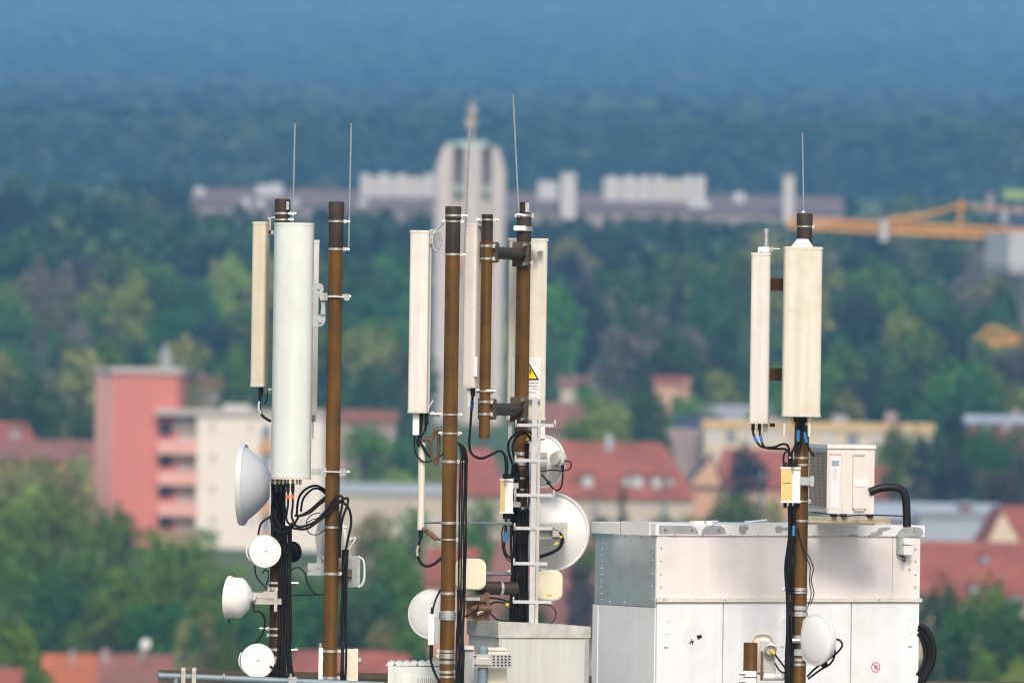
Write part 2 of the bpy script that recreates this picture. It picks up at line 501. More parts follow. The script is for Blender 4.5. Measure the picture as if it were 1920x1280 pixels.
for py, h, sd, ext in ((425, 3, 1, 3), (858, 4, -1, 8), (871, 4, -1, 4), (909, 3, -1, 4), (939, 3, 0, 3), (976, 4, -1, 3), (1104, 6, -1, 18), (1110, 4, -1, 12), (1150, 9, -1, 3), (1236, 5, -1, 16), (1245, 5, -1, 10)):
    mI.clamp(py, h, sd, ext)
# perforated strap and two grey saddle bands on the lone mast
for py, h in ((1139, 8), (1151, 7), (1222, 12)):
    R = mI.r * mI.s
    MB().ring((mI.x, mI.y, mI.z(py)), (0, 0, 1), R * 0.99, R + 2.2 * mI.s, h * mI.s).build('strap', 'galv_dull', mI.root)
# white identification plate on the ladder mast
MB().pbox(963, 423, 985, 432, mE.Y - 0.085, 0.02).build('name_plate', 'sign_white', mE.root)
MB().ring((mE.x, mE.y, mE.z(429)), (0, 0, 1), mE.r * mE.s, mE.r * mE.s + 0.012, 0.035).build('clamp', 'steel', mE.root)
# earthing plate at the top of two masts
MB().pbox(537, 378, 542, 393, mA.Y - 0.07, 0.02).build('earth_plate', 'galv', mA.root)
MB().pbox(985, 380, 992, 398, mE.Y - 0.06, 0.03).build('earth_plate', 'galv', mE.root)


# ------------------------------------------------------------------ thin lightning rods
def rod(label, top, bot, Y, r, hook=None):
    t = thing('lightning_rod', label, 'lightning rod', W(*bot, Y))
    MB().ptube([(*top, 0), (*bot, 0)], r, Y, 8, 1).build('rod', 'galv', t)
    MB().lathe([(0, 0), (r * 1.3 * Y / FP, 0.004), (r * 1.3 * Y / FP, 0.02), (0, 0.024)], W(*top, Y) - V((0, 0, 0.012)), (0, 0, 1), 8).build('tip', 'bolt', t)
    for h in hook or ():
        MB().pcyl((h[0], h[1], Y), (h[2], h[3], Y), 2.2, 8).build('holder', 'steel', t)
    return t


rod('thin straight rod rising behind the wide white panel antenna', (553, 234), (549, 416), 60.24, 1.7, [(541, 401, 551, 402), (541, 412, 550, 412)])
rod('thin rod clipped twice to the plain brown mast beside the wide white panel', (658.5, 234), (653.5, 470), 60.0, 1.7, [(643, 415, 656, 416), (643, 467, 655, 468)])
rod('leaning rod whose upper end meets the ball of the church tower', (881, 238), (871, 478), 59.7, 1.7, [(861, 404, 876, 405), (860, 477, 872, 478)])
rod('tallest thin rod, leaning above the mast with the ladder', (962, 180), (973, 408), 60.8, 1.7, [(970, 402, 984, 404)])
rod('thin rod on the lone mast in front of the white cabin', (1504.5, 252), (1507, 402), 59.5, 1.5, [(1504, 398, 1508, 398)])
# clear glass like stub on the narrow panel is built with that panel below


# ------------------------------------------------------------------ panel antennas
def section(w, dp, prof):
    if prof == 'round':
        pts = [(w / 2 * math.cos(t) , dp * 0.85 * abs(math.sin(t)) ** 0.75) for t in np.linspace(0, PI, 25)]
        return pts + [(-w / 2, -dp * 0.15), (w / 2, -dp * 0.15)]
    if prof == 'tube':
        return [(w / 2 * math.cos(t), w / 2 * math.sin(t)) for t in np.linspace(0, 2 * PI, 25)[:-1]]
    return [(x, y + dp * 0.3) for x, y in rrect(w, dp, min(w, dp) * 0.22, 4)]


def panel(label, px, pyt, pyb, w, dp, yaw, Y, m, prof='box', back=None, seam=True, name='panel_antenna', group=None, lip=1.05):
    s = Y / FP
    pm = W(px, (pyt + pyb) / 2, Y)
    h = (pyb - pyt) * s
    a = math.radians(yaw)
    ex, fr = V((math.cos(a), math.sin(a), 0)), V((math.sin(a), -math.cos(a), 0))
    o = pm - V((0, 0, h / 2))
    t = thing(name, label, 'antenna', o, group)
    sec = section(w * s, dp * s, prof)
    c = 5 * s
    MB().prism(sec, o + V((0, 0, c)), ex, fr, (0, 0, h - 2 * c)).build('radome', m, t)
    k = [(x * lip, y * lip) for x, y in sec]
    MB().prism(k, o, ex, fr, (0, 0, c)).build('end_cap', 'end_cap', t)
    MB().prism(k, o + V((0, 0, h - c)), ex, fr, (0, 0, c)).build('end_cap', m, t)
    if back:
        MB().box(pm - fr * (dp * 0.2 * s + back[1] * s / 2) + ex * (back[2] if len(back) > 2 else 0) * s, back[0] * s, back[1] * s, h * 0.97, ex, fr, (0, 0, 1)).build('back_rail', back[3] if len(back) > 3 else 'alu', t)
    t['_'] = 0
    del t['_']
    return t, o, ex, fr, s


def stub(t, px, py0, py1, r, Y, m='black_plastic', name='connector'):
    return MB().pcyl((px, py0, Y), (px - (py1 - py0) * TR, py1, Y), r, 10).build(name, m, t)


# beige panel left of the wide white one
t, o, ex, fr, s = panel('narrow beige panel antenna hanging beside the wide white one', 489, 416, 725, 27, 26, -14, 60.30, 'beige', back=(16, 8, 4, 'ac_side'))
stub(t, 489, 725, 742, 4.5, 60.27); stub(t, 498, 722, 732, 2.5, 60.27, 'bolt', 'connector')
MB().ptube([(489, 738), (487, 752), (487, 768), (493, 780), (508, 790)], 2.6, 60.27).build('pigtail', 'cable', t)
MB().ptube([(486, 752), (485, 765), (489, 776)], 2.0, 60.24).build('pigtail_sleeve', 'pvc', t)
MB().ptube([(500, 726), (502, 745), (496, 758)], 1.0, 60.27).build('earth_wire', 'cable', t)
k = MB(); k.pbox(504, 407, 508, 440, 60.30, .03); k.pcyl((502, 410, 60.31), (534, 405, 60.31), 2.2); k.pbox(502, 432, 516, 439, 60.30, .04); k.build('bracket', 'bolt', t)
k = MB(); k.pcyl((503, 731, 60.3), (522, 730, 60.3), 2.4); k.pbox(498, 727, 508, 736, 60.3, .03); k.build('bracket', 'bolt', t)

# wide white panel
t, o, ex, fr, s = panel('widest white panel antenna with rounded front and many connectors below', 548.5, 418, 898, 75, 42, 0, 60.0, 'white_cool', 'round', lip=1.02)
for x, m_ in ((516, 'steel'), (524, 'brass'), (531, 'steel'), (540, 'brass'), (549, 'brass'), (557, 'steel'), (563, 'brass')):
    stub(t, x, 897, 908, 2.6, 59.94, m_)
for x in (519, 527, 540, 549):
    stub(t, x, 906, 922, 3.6, 59.94, 'black_plastic')
for x in (540, 549):
    stub(t, x, 927, 935, 3.2, 59.93, 'orange_tape', 'tape_mark')
# tilt bracket reaching to the plain mast
s = 60.0 / FP
k = MB()
P0 = W(590, 612, 59.98)
for arc in ([(590, 556), (590, 531), (600, 531), (605, 535), (606, 543), (602, 550), (609, 554), (609, 560)], [(600, 560), (609, 560), (610, 592), (600, 592), (602, 576)], [(590, 612), (590, 590), (600, 590), (610, 590), (610, 600), (607, 608), (601, 612)], [(586, 612), (586, 531), (590, 531), (590, 612)]):
    k.prism([((x - 590) * s, (612 - y) * s) for x, y in arc], P0, (1, 0, 0), (0, 0, 1), (0, 0.03, 0))
k.pcyl((600, 602, 59.965), (600, 602, 60.03), 3.2, 10)
k.pcyl((598, 540, 59.965), (598, 540, 60.03), 2.6, 10)
k.build('tilt_arm', 'galv_dull', t)
k = MB(); k.pbox(600, 549, 615, 563, 59.96, .05); k.pcyl((612, 549, 59.93), (612, 563, 59.93), 3); k.pcyl((612, 556, 59.93), (657, 557, 59.93), 1.5); k.pbox(646, 551, 655, 563, 59.92, .03); k.build('clamp', 'galv', t)
k = MB(); k.pbox(584, 878, 606, 890, 59.97, .05); k.pbox(604, 876, 612, 893, 59.95, .05); k.pcyl((608, 884, 59.92), (653, 885, 59.92), 1.5); k.pbox(637, 879, 648, 892, 59.91, .03); k.build('clamp', 'galv', t)

# edge of the panel standing behind the wide one
t, o, ex, fr, s = panel('slim cream panel antenna mostly hidden behind the wide white one', 583, 450, 778, 24, 18, 12, 60.72, 'cream')
stub(t, 588, 777, 790, 3.2, 60.72, 'pvc')
stub(t, 587, 790, 822, 1.8, 60.72, 'pvc', 'drain_tube')
k = MB(); k.pcyl((588, 786, 60.7), (534, 786, 60.4), 2.4); k.pbox(586, 781, 592, 790, 60.7, .03); k.build('bracket', 'galv', t)
k = MB(); k.pcyl((580, 500, 60.7), (532, 500, 60.4), 2.4); k.build('bracket', 'galv', t)

# cream panel left of the tall mast
t, o, ex, fr, s = panel('cream panel antenna with a grey bracket loop, in front of the church tower edge', 786, 432, 774, 36, 24, -4, 59.75, 'cream', back=(10, 10, 16, 'alu'))
MB().pbox(774, 775, 786, 815, 59.72, .05).build('control_unit', 'white', t)
MB().pcyl((778, 817, 59.74), (777, 822, 59.74), 2.4).build('connector', 'black_plastic', t)
for x in (790, 800):
    stub(t, x, 774, 796, 4.2, 59.75)
k = MB(); k.ptube([(810, 440), (822, 436), (826, 452), (822, 467), (816, 470), (812, 462), (811, 446)], 2.2, 59.74); k.ptube([(811, 436), (820, 428), (836, 414)], 2.6, 59.74); k.pbox(806, 430, 813, 458, 59.74, .04); k.build('tilt_arm', 'galv', t)
k = MB(); k.pcyl((806, 776, 59.73), (838, 777, 59.73), 3.0); k.pcyl((808, 776, 59.73), (814, 776, 59.73), 5.5); k.pcyl((820, 776, 59.73), (826, 776, 59.73), 5); k.build('bracket', 'galv', t)
k = MB(); k.pcyl((803, 766, 59.75), (812, 750, 59.75), 1.2); k.pcyl((803, 790, 59.75), (803, 764, 59.75), 1.2); k.build('earth_wire', 'pvc', t)

# slim tube antenna below it
t, o, ex, fr, s = panel('slim cream tube antenna hanging below the cream panel', 790, 830, 993, 13.5, 13.5, 0, 59.82, 'ivory', 'tube', name='tube_antenna')
stub(t, 789, 992, 1010, 4.2, 59.82)
stub(t, 787, 1010, 1022, 2.6, 59.82, 'steel')
stub(t, 792, 818, 831, 4.5, 59.82, 'bolt')
k = MB()
k.ptube([(816, 808), (808, 830), (809, 852), (818, 872)], 3.4, 59.78); k.ptube([(816, 808), (822, 812), (822, 850), (818, 872)], 3.4, 59.78)
k.pcyl((792, 823, 59.8), (812, 824, 59.79), 3.2); k.pcyl((816, 808, 59.79), (832, 812, 59.74), 3.6)
k.build('swing_arm', 'rust_bracket', t)
k = MB(); k.pcyl((792, 990, 59.8), (806, 999, 59.78), 3.2); k.pcyl((800, 992, 59.78), (804, 1004, 59.78), 3.5); k.pcyl((806, 999, 59.78), (818, 1010, 59.76), 4.5); k.pcyl((816, 1010, 59.75), (832, 1011, 59.72), 2.2); k.build('swing_arm', 'rust_bracket', t)

# panel on the stub pole
t, o, ex, fr, s = panel('narrow cream panel antenna on the short stub pole', 886, 419, 727, 26, 20, -24, 60.08, 'cream', back=(13, 11, 7.5, 'ac_side'))
stub(t, 887, 727, 742, 4.6, 60.06)
stub(t, 879, 728, 762, 4.0, 60.06, 'cream', 'control_unit')
k = MB(); k.pcyl((898, 412, 60.02), (906, 412, 60.02), 4); k.pbox(897, 409, 903, 424, 60.02, .03); k.build('bracket', 'bolt', t)
k = MB(); k.pcyl((893, 732, 60.02), (930, 733, 60.02), 1.6); k.pcyl((892, 732, 60.02), (899, 732, 60.02), 4.5); k.pcyl((912, 733, 59.97), (925, 733, 59.97), 4.5); k.build('bracket', 'bolt', t)
k = MB(); k.pbox(889, 668, 895, 706, 59.995, .012); k.build('type_plate', 'sign_white', t)

# wide ivory panel behind the ladder mast with its warning sign
t, o, ex, fr, s = panel('wide ivory panel antenna bearing a yellow warning triangle behind a mast', 987.5, 447, 787, 72, 28, 4, 61.15, 'ivory', back=None)
MB().pbox(953, 786, 960, 826, 61.1, .05).build('control_unit', 'sign_white', t)
MB().pbox(1013, 788, 1022, 822, 61.1, .05).build('control_unit', 'sign_white', t)
k = MB()
p = W(993, 452, 60.95); q = W(1009, 458, 60.95)
k.prism([(0, 2 * s), (6 * s, 2 * s), (17 * s, -13 * s), (17 * s, -19 * s), (12 * s, -19 * s), (2 * s, -8 * s)], W(993, 452, 60.93), (1, 0, 0), (0, 0, 1), (0, 0.05, 0)); k.pbox(1009, 462, 1019, 470, 60.97, .06)
k.build('bracket', 'pvc', t)
YS = 61.03 - 0.028
sg = thing('warning_sign', 'white radiation warning sheet with a yellow triangle, partly covered by a brown mast', 'sign', W(988, 745, YS))
MB().pbox(960, 670, 1014, 748, YS, .003).build('sheet', 'sign_white', sg)
cx, cy = 988, 699


def ptri(x0, y0, x1, y1, x2, y2, Y, dep):
    a, b, c = W(x0, y0, Y), W(x1, y1, Y), W(x2, y2, Y)
    m_ = MB(); e = V((0, dep, 0))
    return m_._add([a, b, c, a + e, b + e, c + e], [(0, 1, 2), (5, 4, 3), (0, 3, 4, 1), (1, 4, 5, 2), (2, 5, 3, 0)])


ptri(cx, 674, cx - 23, 712, cx + 23, 712, YS - 0.004, .003).build('triangle', 'sign_black', sg)
ptri(cx, 679, cx - 18.5, 709.5, cx + 18.5, 709.5, YS - 0.007, .002).build('triangle_field', 'sign_yellow', sg)
k = MB(); k.pcyl((cx, 696, YS - .009), (cx, 696, YS - .007), 1.6, 12); k.pbox(cx - .7, 696, cx + .7, 706, YS - .009, .002)
k.build('mast_symbol', 'sign_black', sg)
for rr in (4.5, 7.5):
    for sd in (-1, 1):
        pts = [W(cx + sd * rr * math.cos(a_), 696 - rr * math.sin(a_) * 0.9, YS - .009) for a_ in np.linspace(-0.8, 0.8, 7)]
        MB().tube(pts, 0.9 * s, 6, 1).build('wave_symbol', 'sign_black', sg)
for y, x0, x1 in ((717, 990, 1010), (723, 966, 1008), (728, 999, 1008), (735, 966, 1006)):
    MB().pbox(x0, y - .7, x1, y + .7, YS - .003, .002).build('print_line', 'print_grey', sg)
# second small triangle lower on the same mast
sg2 = thing('warning_sign', 'small yellow triangle on the mast beside the top ladder rung', 'sign', W(993, 826, 60.7))
ptri(994, 803, 982, 827, 1006, 827, 60.72, .003).build('triangle', 'sign_black', sg2)
ptri(994, 805.5, 984.5, 825.5, 1003.5, 825.5, 60.717, .002).build('triangle_field', 'sign_yellow', sg2)

# arms carrying the stub pole
for py, lab in ((475, 'dark brown arm with flanges holding the top of the stub pole'), (767, 'dark brown arm with flanges holding the lower part of the stub pole')):
    a = thing('support_arm', lab, 'bracket', W(952, py + 14, 60.4))
    p0 = V((mD.x, mD.y, mD.z(py))); p1 = V((mE.x, mE.y, mE.z(py)))
    d = (p1 - p0); d.z = 0; L = d.length; d.normalize()
    n_ = V((-d.y, d.x, 0))
    zc = (p0.z + p1.z) / 2
    q0 = V((p0.x, p0.y, zc)) + d * 0.055; q1 = V((p1.x, p1.y, zc)) - d * 0.07
    MB().cyl(q0, q1, 11.5 * s, n=24).build('arm_tube', 'arm_brown', a)
    MB().box(q0, 5 * s, 34 * s, 38 * s, d, n_).build('flange', 'rail_brown', a)
    MB().box(q1, 6 * s, 32 * s, 46 * s, d, n_).build('flange', 'rail_brown', a)
    for dz in (-1, 1):
        for q, k_, sg_ in ((q0, 14, 1), (q1, 18, -1)):
            c = q + V((0, 0, dz * k_ * s)) - n_ * 12 * s
            MB().cyl(c - d * sg_ * 5 * s, c + d * sg_ * 17 * s, 3 * s, n=8).build('flange_bolt', 'bolt', a)

# two panels on the lone mast
t, o, ex, fr, s = panel('broad ivory panel antenna in front of the lone mast, two white pegs below', 1503, 463, 781, 72, 30, 2, 59.36, 'ivory', lip=1.03)
for x in (1470, 1525 - 8):
    MB().lathe([(0, 0), (2.6 * s, 1 * s), (4.2 * s, 34 * s), (4.2 * s, 38 * s), (0, 38 * s)], W(x, 819, 59.33), (0, 0, 1), 12).build('connector_boot', 'cream', t)
for x in (1490, 1498, 1506, 1512):
    stub(t, x, 781, 793, 3.2, 59.34)
for x, x2 in ((1486, 1491), (1516, 1510)):
    MB().ptube([(x, 783), (x + (1 if x < 1500 else -1), 791), (x2, 796)], 2.6, 59.33).build('connector_sleeve', 'brass', t)
k = MB()
k.prism([(-21 * s, 0), (21 * s, 0), (11 * s, 15 * s), (-9 * s, 15 * s)], W(1504, 463, 59.35), (1, 0, 0), (0, 0, 1), (0, 0.06, 0))
k.build('top_bracket', 'white', t)
MB().pbox(1514, 450, 1523, 459, 59.42, .04).build('clamp_knob', 'black_plastic', t)
t, o, ex, fr, s = panel('narrow cream panel antenna with a clear glass stub on top', 1426, 474, 794, 36, 24, -7, 59.6, 'cream')
for x in (1412, 1424):
    stub(t, x, 794, 807, 3.4, 59.6)
MB().lathe([(0, 0), (2.8 * s, 1 * s), (4.6 * s, 28 * s), (0, 29 * s)], W(1435, 822, 59.6), (0, 0, 1), 12).build('connector_boot', 'cream', t)
MB().pbox(1443, 793, 1453, 800, 59.58, .04).build('bracket', 'black_plastic', t)
MB().pcyl((1436, 470, 59.6), (1437, 429, 59.6), 6.4, 16).build('glass_stub', 'galv', t)
k = MB(); k.pbox(1421, 463, 1442, 473, 59.57, .05); k.pcyl((1428, 467, 59.56), (1428, 467, 59.6), 4, 10); k.build('top_bracket', 'sign_white', t)
k = MB(); k.pcyl((1442, 466, 59.58), (1462, 467, 59.58), 1.6); k.pbox(1442, 463, 1449, 471, 59.57, .03); k.build('clamp', 'bolt', t)
for y0, y1 in ((522, 545), (690, 714)):
    MB().pbox(1443, y0, 1500, y1, 59.62, .06).build('spacer_arm', 'pole_dark', t)


# ------------------------------------------------------------------ dishes
def dish(label, px, py, Y, R, yaw, kind, mast=None, m='radome', tilt=0, dome=0.12, depth=None, hub=True, group=None, arm=None, mark=False, name=None, rim='white'):
    s = Y / FP
    a, b = math.radians(yaw), math.radians(tilt)
    fr = V((math.sin(a) * math.cos(b), -math.cos(a) * math.cos(b), math.sin(b)))
    c = W(px, py, Y); r = R * s
    t = thing(name or ('dish_antenna' if kind == 'bowl' else 'drum_antenna'), label, 'dish antenna', c - V((0, 0, r)), group)
    MB().lathe([(0, dome * r), (r * 0.4, dome * r * 0.92), (r * 0.75, dome * r * 0.6), (r * 0.93, dome * r * 0.22), (r * 0.985, 0), (r * 0.97, -0.02 * r), (0, -0.02 * r)], c, fr, 48).build('radome', m, t)
    MB().lathe([(r * 0.975, 0.03 * r), (r * 1.03, 0.02 * r), (r * 1.045, -0.06 * r), (r * 1.02, -0.12 * r), (r * 0.97, -0.10 * r), (r * 0.975, 0.03 * r)], c, fr, 48).build('rim', rim, t)
    if kind == 'drum':
        dp = depth or 0.6
        prof = [(r * 0.97, -0.02 * r), (r * 0.97, -dp * r), (r * 0.90, -(dp + .12) * r), (r * 0.55, -(dp + .42) * r), (r * 0.3, -(dp + .5) * r), (0, -(dp + .5) * r)]
        back = dp + 0.5
    else:
        dp = depth or 0.42
        prof = [(r * q, -(0.04 + dp * (1 - q ** 1.9)) * r) for q in (0.985, 0.9, 0.8, 0.68, 0.55, 0.42, 0.3, 0.18)] + [(0, -(0.04 + dp) * r)]
        back = dp
    MB().lathe(prof, c, fr, 48).build('shroud' if kind == 'drum' else 'reflector', m if kind == 'bowl' else 'radome', t)
    hb = c - fr * back * r
    if hub:
        MB().lathe([(0, 0), (r * .2, 0), (r * .22, -.12 * r), (r * .16, -.16 * r), (r * .16, -.30 * r), (0, -.30 * r)], hb + fr * 0.02 * r, fr, 20).build('radio_unit', 'galv_dull', t)
        hb = hb - fr * .26 * r
    if mark:
        e1 = V((math.cos(a), math.sin(a), 0))
        MB().box(c + fr * (dome * r + 0.0015) + e1 * 0.02 * r, 0.26 * r, 0.002, 0.075 * r, e1, fr, e1.cross(fr)).build('print_mark', 'print_grey', t)
    if mast is not None:
        hz = V((mast.x, mast.y, hb.z))
        k_ = MB(); k_.cyl(hb, hz, 3.2 * s, n=10)
        k_.ring(hz, (0, 0, 1), mast.r * mast.s * 0.98, mast.r * mast.s + 2.5 * s, 14 * s)
        k_.build('mount', 'galv', t)
    return t, c, fr, s


# big shallow dish seen edge on
t, c, fr, s = dish('large pale grey dish seen edge on, poking out from under the beige panel', 452, 908, 60.55, 74, -96, 'bowl', mA, 'dish_blue', depth=0.78, rim='dish_blue', dome=0.03)
t, c, fr, s = dish('round white drum dish just below the large edge on dish', 497, 1033, 60.12, 29.5, 10, 'drum', mA, mark=True, depth=.55)
MB().tube([c + V((math.cos(q) * 1.2 * 29.5 * s, 0.06, math.sin(q) * 1.0 * 29.5 * s)) for q in np.linspace(PI * 0.80, PI * 1.22, 8)], 1.6 * s, 6, 2).build('handle', 'white', t)
t, c, fr, s = dish('white drum dish turned sideways on a steel arm, between two round ones', 428, 1119, 60.25, 39, -103, 'drum', None, tilt=3, depth=.62, dome=.16)
k = MB(); k.pbox(468, 1110, 500, 1120, 60.22, .08); k.pbox(476, 1121, 528, 1132, 60.2, .10); k.pbox(494, 1108, 520, 1121, 60.18, .10); k.pbox(514, 1106, 520, 1146, 60.15, .03); k.build('mount', 'steel', t)
MB().pcyl((472, 1121, 60.25), (484, 1122, 60.25), 8, 14).build('radio_unit', 'black_plastic', t)
MB().pcyl((429, 1160, 60.2), (429, 1167, 60.2), 1.6, 8).build('drain_plug', 'black_plastic', t)
t, c, fr, s = dish('lowest round white drum dish, right above the blue grey pipe', 483, 1238, 60.1, 31, 8, 'drum', mA, mark=True, depth=.5)
MB().tube([c + V((math.cos(q) * 1.14 * 31 * s, 0.06, math.sin(q) * 1.0 * 31 * s)) for q in np.linspace(PI * 0.84, PI * 1.26, 8)], 1.4 * s, 6, 2).build('handle', 'white', t)
# small dark bowl behind the cable bundle
t, c, fr, s = dish('small black bowl dish tucked behind the cable bundle', 549, 1034, 60.75, 19, 150, 'bowl', mA, 'black_plastic', depth=.5, rim='black_plastic', hub=False)
k = MB(); k.ptube([(543, 1014), (556, 1019), (561, 1030), (560, 1042)], 1.2, 60.66); k.ptube([(540, 1022), (552, 1030), (558, 1036)], 1.0, 60.66); k.build('guard_wire', 'cable', t)
# white dish behind the plain mast
t, c, fr, s = dish('white dish half hidden behind the plain mast, grey bracket at its foot', 622, 1008, 60.4, 44, 128, 'bowl', None, 'white', depth=.30, hub=False)
k = MB(); k.pbox(594, 996, 603, 1060, 60.2, .03); k.pbox(577, 1055, 608, 1078, 60.16, .05); k.pcyl((580, 1066, 60.15), (580, 1066, 60.18), 3.5, 8); k.pcyl((595, 1062, 60.15), (595, 1062, 60.18), 2.5, 8); k.build('mount', 'galv_dull', t)
k = MB(); k.pcyl((655, 1012, 60.25), (661, 1009, 60.25), 4); k.ptube([(660, 1010), (666, 1007), (664, 1014), (655, 1028)], 1.6, 60.22); k.build('feed', 'pvc', t)
# drum behind the tall mast
t, c, fr, s = dish('white drum dish half behind the foot of the tall mast', 808, 1151, 60.15, 45, -22, 'drum', mC, 'radome', dome=.2, depth=.45)
# two dishes seen from behind next to the ladder
t, c, fr, s = dish('smaller white dish seen from behind, upper one beside the ladder', 1020, 865, 61.15, 48, 145, 'bowl', mE, 'white', depth=.5, hub=False)
MB().lathe([(0, 0), (14 * s, 0), (16 * s, -6 * s), (15 * s, -12 * s), (11 * s, -14 * s), (11 * s, -22 * s), (0, -22 * s)], W(1052, 860, 60.95), fr, 20).build('radio_unit', 'lid_grey', t)
k = MB(); k.pbox(1006, 848, 1026, 857, 60.98, .03); k.pbox(1006, 866, 1026, 874, 60.98, .03); k.build('bracket', 'galv_dull', t)
k = MB(); k.ptube([(1058, 863), (1070, 866), (1069, 878), (1056, 882), (1032, 881), (1014, 884)], 1.3, 60.88); k.build('pigtail', 'cable', t)
k = MB(); k.ptube([(1055, 872), (1055, 895), (1052, 913), (1043, 919), (1034, 912), (1027, 902), (1015, 889)], 1.7, 60.88); k.pcyl((1055, 872, 60.88), (1055, 882, 60.88), 3.0); k.pcyl((1026, 903, 60.87), (1031, 907, 60.87), 3.6); k.build('pigtail', 'cable', t)
t, c, fr, s = dish('largest white dish seen from behind, lower one beside the ladder', 1033, 997, 61.3, 72, 168, 'bowl', mE, 'white', depth=.36, hub=False)
k = MB(); k.pbox(1010, 979, 1064, 1010, 60.98, .10); k.pbox(1036, 984, 1056, 1006, 60.93, .05); k.build('radio_unit', 'lid_grey', t)
k = MB(); k.pbox(1004, 981, 1046, 992, 60.92, .06); k.build('bracket', 'galv', t)
k = MB(); k.ptube([(1049, 996), (1053, 1008), (1049, 1024), (1035, 1034), (1012, 1042)], 2.0, 60.88); k.ptube([(1052, 1000), (1056, 1012), (1050, 1027), (1034, 1037), (1012, 1045)], 2.0, 60.88); k.build('pigtail', 'cable', t)
k = MB(); k.pcyl((1047, 1017, 60.87), (1040, 1021, 60.87), 2.6); k.pcyl((1051, 1008, 60.87), (1053, 1004, 60.87), 2.6); k.build('tape_mark', 'yellow_tape', t)


# rounded square link antennas
def square(label, px, py, w, h, Y, yaw, mast, spot=False):
    s = Y / FP
    a = math.radians(yaw)
    ex, fr = V((math.cos(a), math.sin(a), 0)), V((math.sin(a), -math.cos(a), 0))
    c = W(px, py, Y)
    t = thing('flat_antenna', label, 'antenna', c - V((0, 0, h * s / 2)))
    k = MB()
    for q, d0, d1 in ((1.0, 0, 5), (0.97, 5, 8), (0.9, 8, 10)):
        k.prism(rrect(w * s * q, h * s * q, 15 * s * q, 6), c + fr * d0 * s, ex, (0, 0, 1), fr * (d1 - d0) * s)
    k.build('radome', 'radome_cream', t)
    MB().prism(rrect(w * s * .93, h * s * .93, 12 * s, 5), c - fr * 10 * s, ex, (0, 0, 1), fr * 9.5 * s).build('housing', 'galv_dull', t)
    hz = V((mast.x, mast.y, c.z))
    k = MB(); k.cyl(c - fr * 9 * s, hz, 4 * s, n=10); k.ring(hz, (0, 0, 1), mast.r * mast.s * .98, mast.r * mast.s + 2.5 * s, 12 * s); k.build('mount', 'galv', t)
    if spot:
        MB().box(c + fr * 10.4 * s + ex * 2 * s - V((0, 0, 18 * s)), 9 * s, .002, 3 * s, ex, fr).build('type_mark', 'yellow_tape', t)
    return t


square('cream rounded square antenna beside the tall mast, behind its cables', 882, 1076, 58, 59, 60.4, 4, mE)
square('cream rounded square antenna beside the foot of the ladder', 1030, 1097, 50, 58, 60.95, -6, mE, True)

# cross tube and bracket cluster at the foot of the ladder mast
a = thing('support_arm', 'thick dark brown cross tube between the two cream square antennas', 'bracket', W(935, 1110, 60.5))
MB().pcyl((895, 1101, 60.5), (968, 1103, 60.62), 12.5, 24).build('arm_tube', 'arm_brown', a)
MB().ring(W(938, 1102, 60.57), W(968, 1103, 60.62) - W(895, 1101, 60.5), 12.6 * s, 14.5 * s, 5 * s).build('clamp', 'steel', a)
k = MB()
k.pbox(868, 1117, 912, 1127, 60.36, .06); k.pbox(890, 1124, 908, 1170, 60.38, .05); k.pbox(874, 1128, 890, 1160, 60.4, .05); k.pbox(908, 1110, 918, 1165, 60.4, .04); k.pcyl((886, 1140, 60.34), (922, 1140, 60.34), 6)
k.build('bracket', 'rust_bracket', a)
k = MB(); k.pbox(866, 1119, 900, 1125, 60.33, .03); k.pcyl((895, 1150, 60.34), (915, 1138, 60.34), 4); k.build('bracket_plate', 'galv', a)

# thin grey horizontal tube behind the tall mast
a = thing('spacer_tube', 'thin grey tube running level behind the tall mast', 'tube', W(870, 982, 59.85))
MB().pcyl((795, 979, 59.82), (946, 981, 60.5), 2.0, 10).build('tube', 'rail_blue', a)
MB().pcyl((940, 981, 60.48), (958, 981, 60.6), 3.4, 10).build('end_fitting', 'galv', a)

# aluminium ladder with one stile
ld = thing('ladder', 'silver aluminium ladder with a single stile and seven rungs', 'ladder', W(1000, 1172, 60.62))
s = 60.62 / FP
p0, p1 = W(1006, 745, 60.62), W(1000.5, 1172, 60.62)
bot = ROOF + 0.25
MB().box((p1.x - 3.5 * s, p1.y, (p0.z + bot) / 2), 10 * s, .05, p0.z - bot).build('stile', 'alu', ld)
MB().box((p1.x + 5.5 * s, p1.y - .008, (p0.z + bot) / 2 - .06), 5.5 * s, .05, p0.z - bot - .12).build('stile_rail', 'steel', ld)
for py in (797, 863, 928, 990, 1056, 1128, 1195, 1262):
    x = 1006 - (py - 797) * TR
    r_ = thing('tmp', None, None, W(x, py, 60.6)) if False else None
    k = MB(); k.pbox(x - 39, py - 3, x + 35, py + 3, 60.585, .03)
    if py == 863 or py == 1056: k = MB(); k.pbox(x - 38, py - 3, x + 24, py + 3, 60.585, .03)
    k.pbox(x - 40, py - 10, x - 37, py + 3, 60.585, .03); k.pbox(x + 33, py - 10, x + 36, py + 3, 60.585, .03) if py not in (863, 1056) else None
    k.build('rung', 'alu', ld)
k = MB()
for py in range(756, 1170, 22):
    x = 1011 - (py - 756) * TR
    k.pcyl((x, py, 60.59), (x, py, 60.60), 1.6, 8)
k.build('bolt', 'black_plastic', ld)


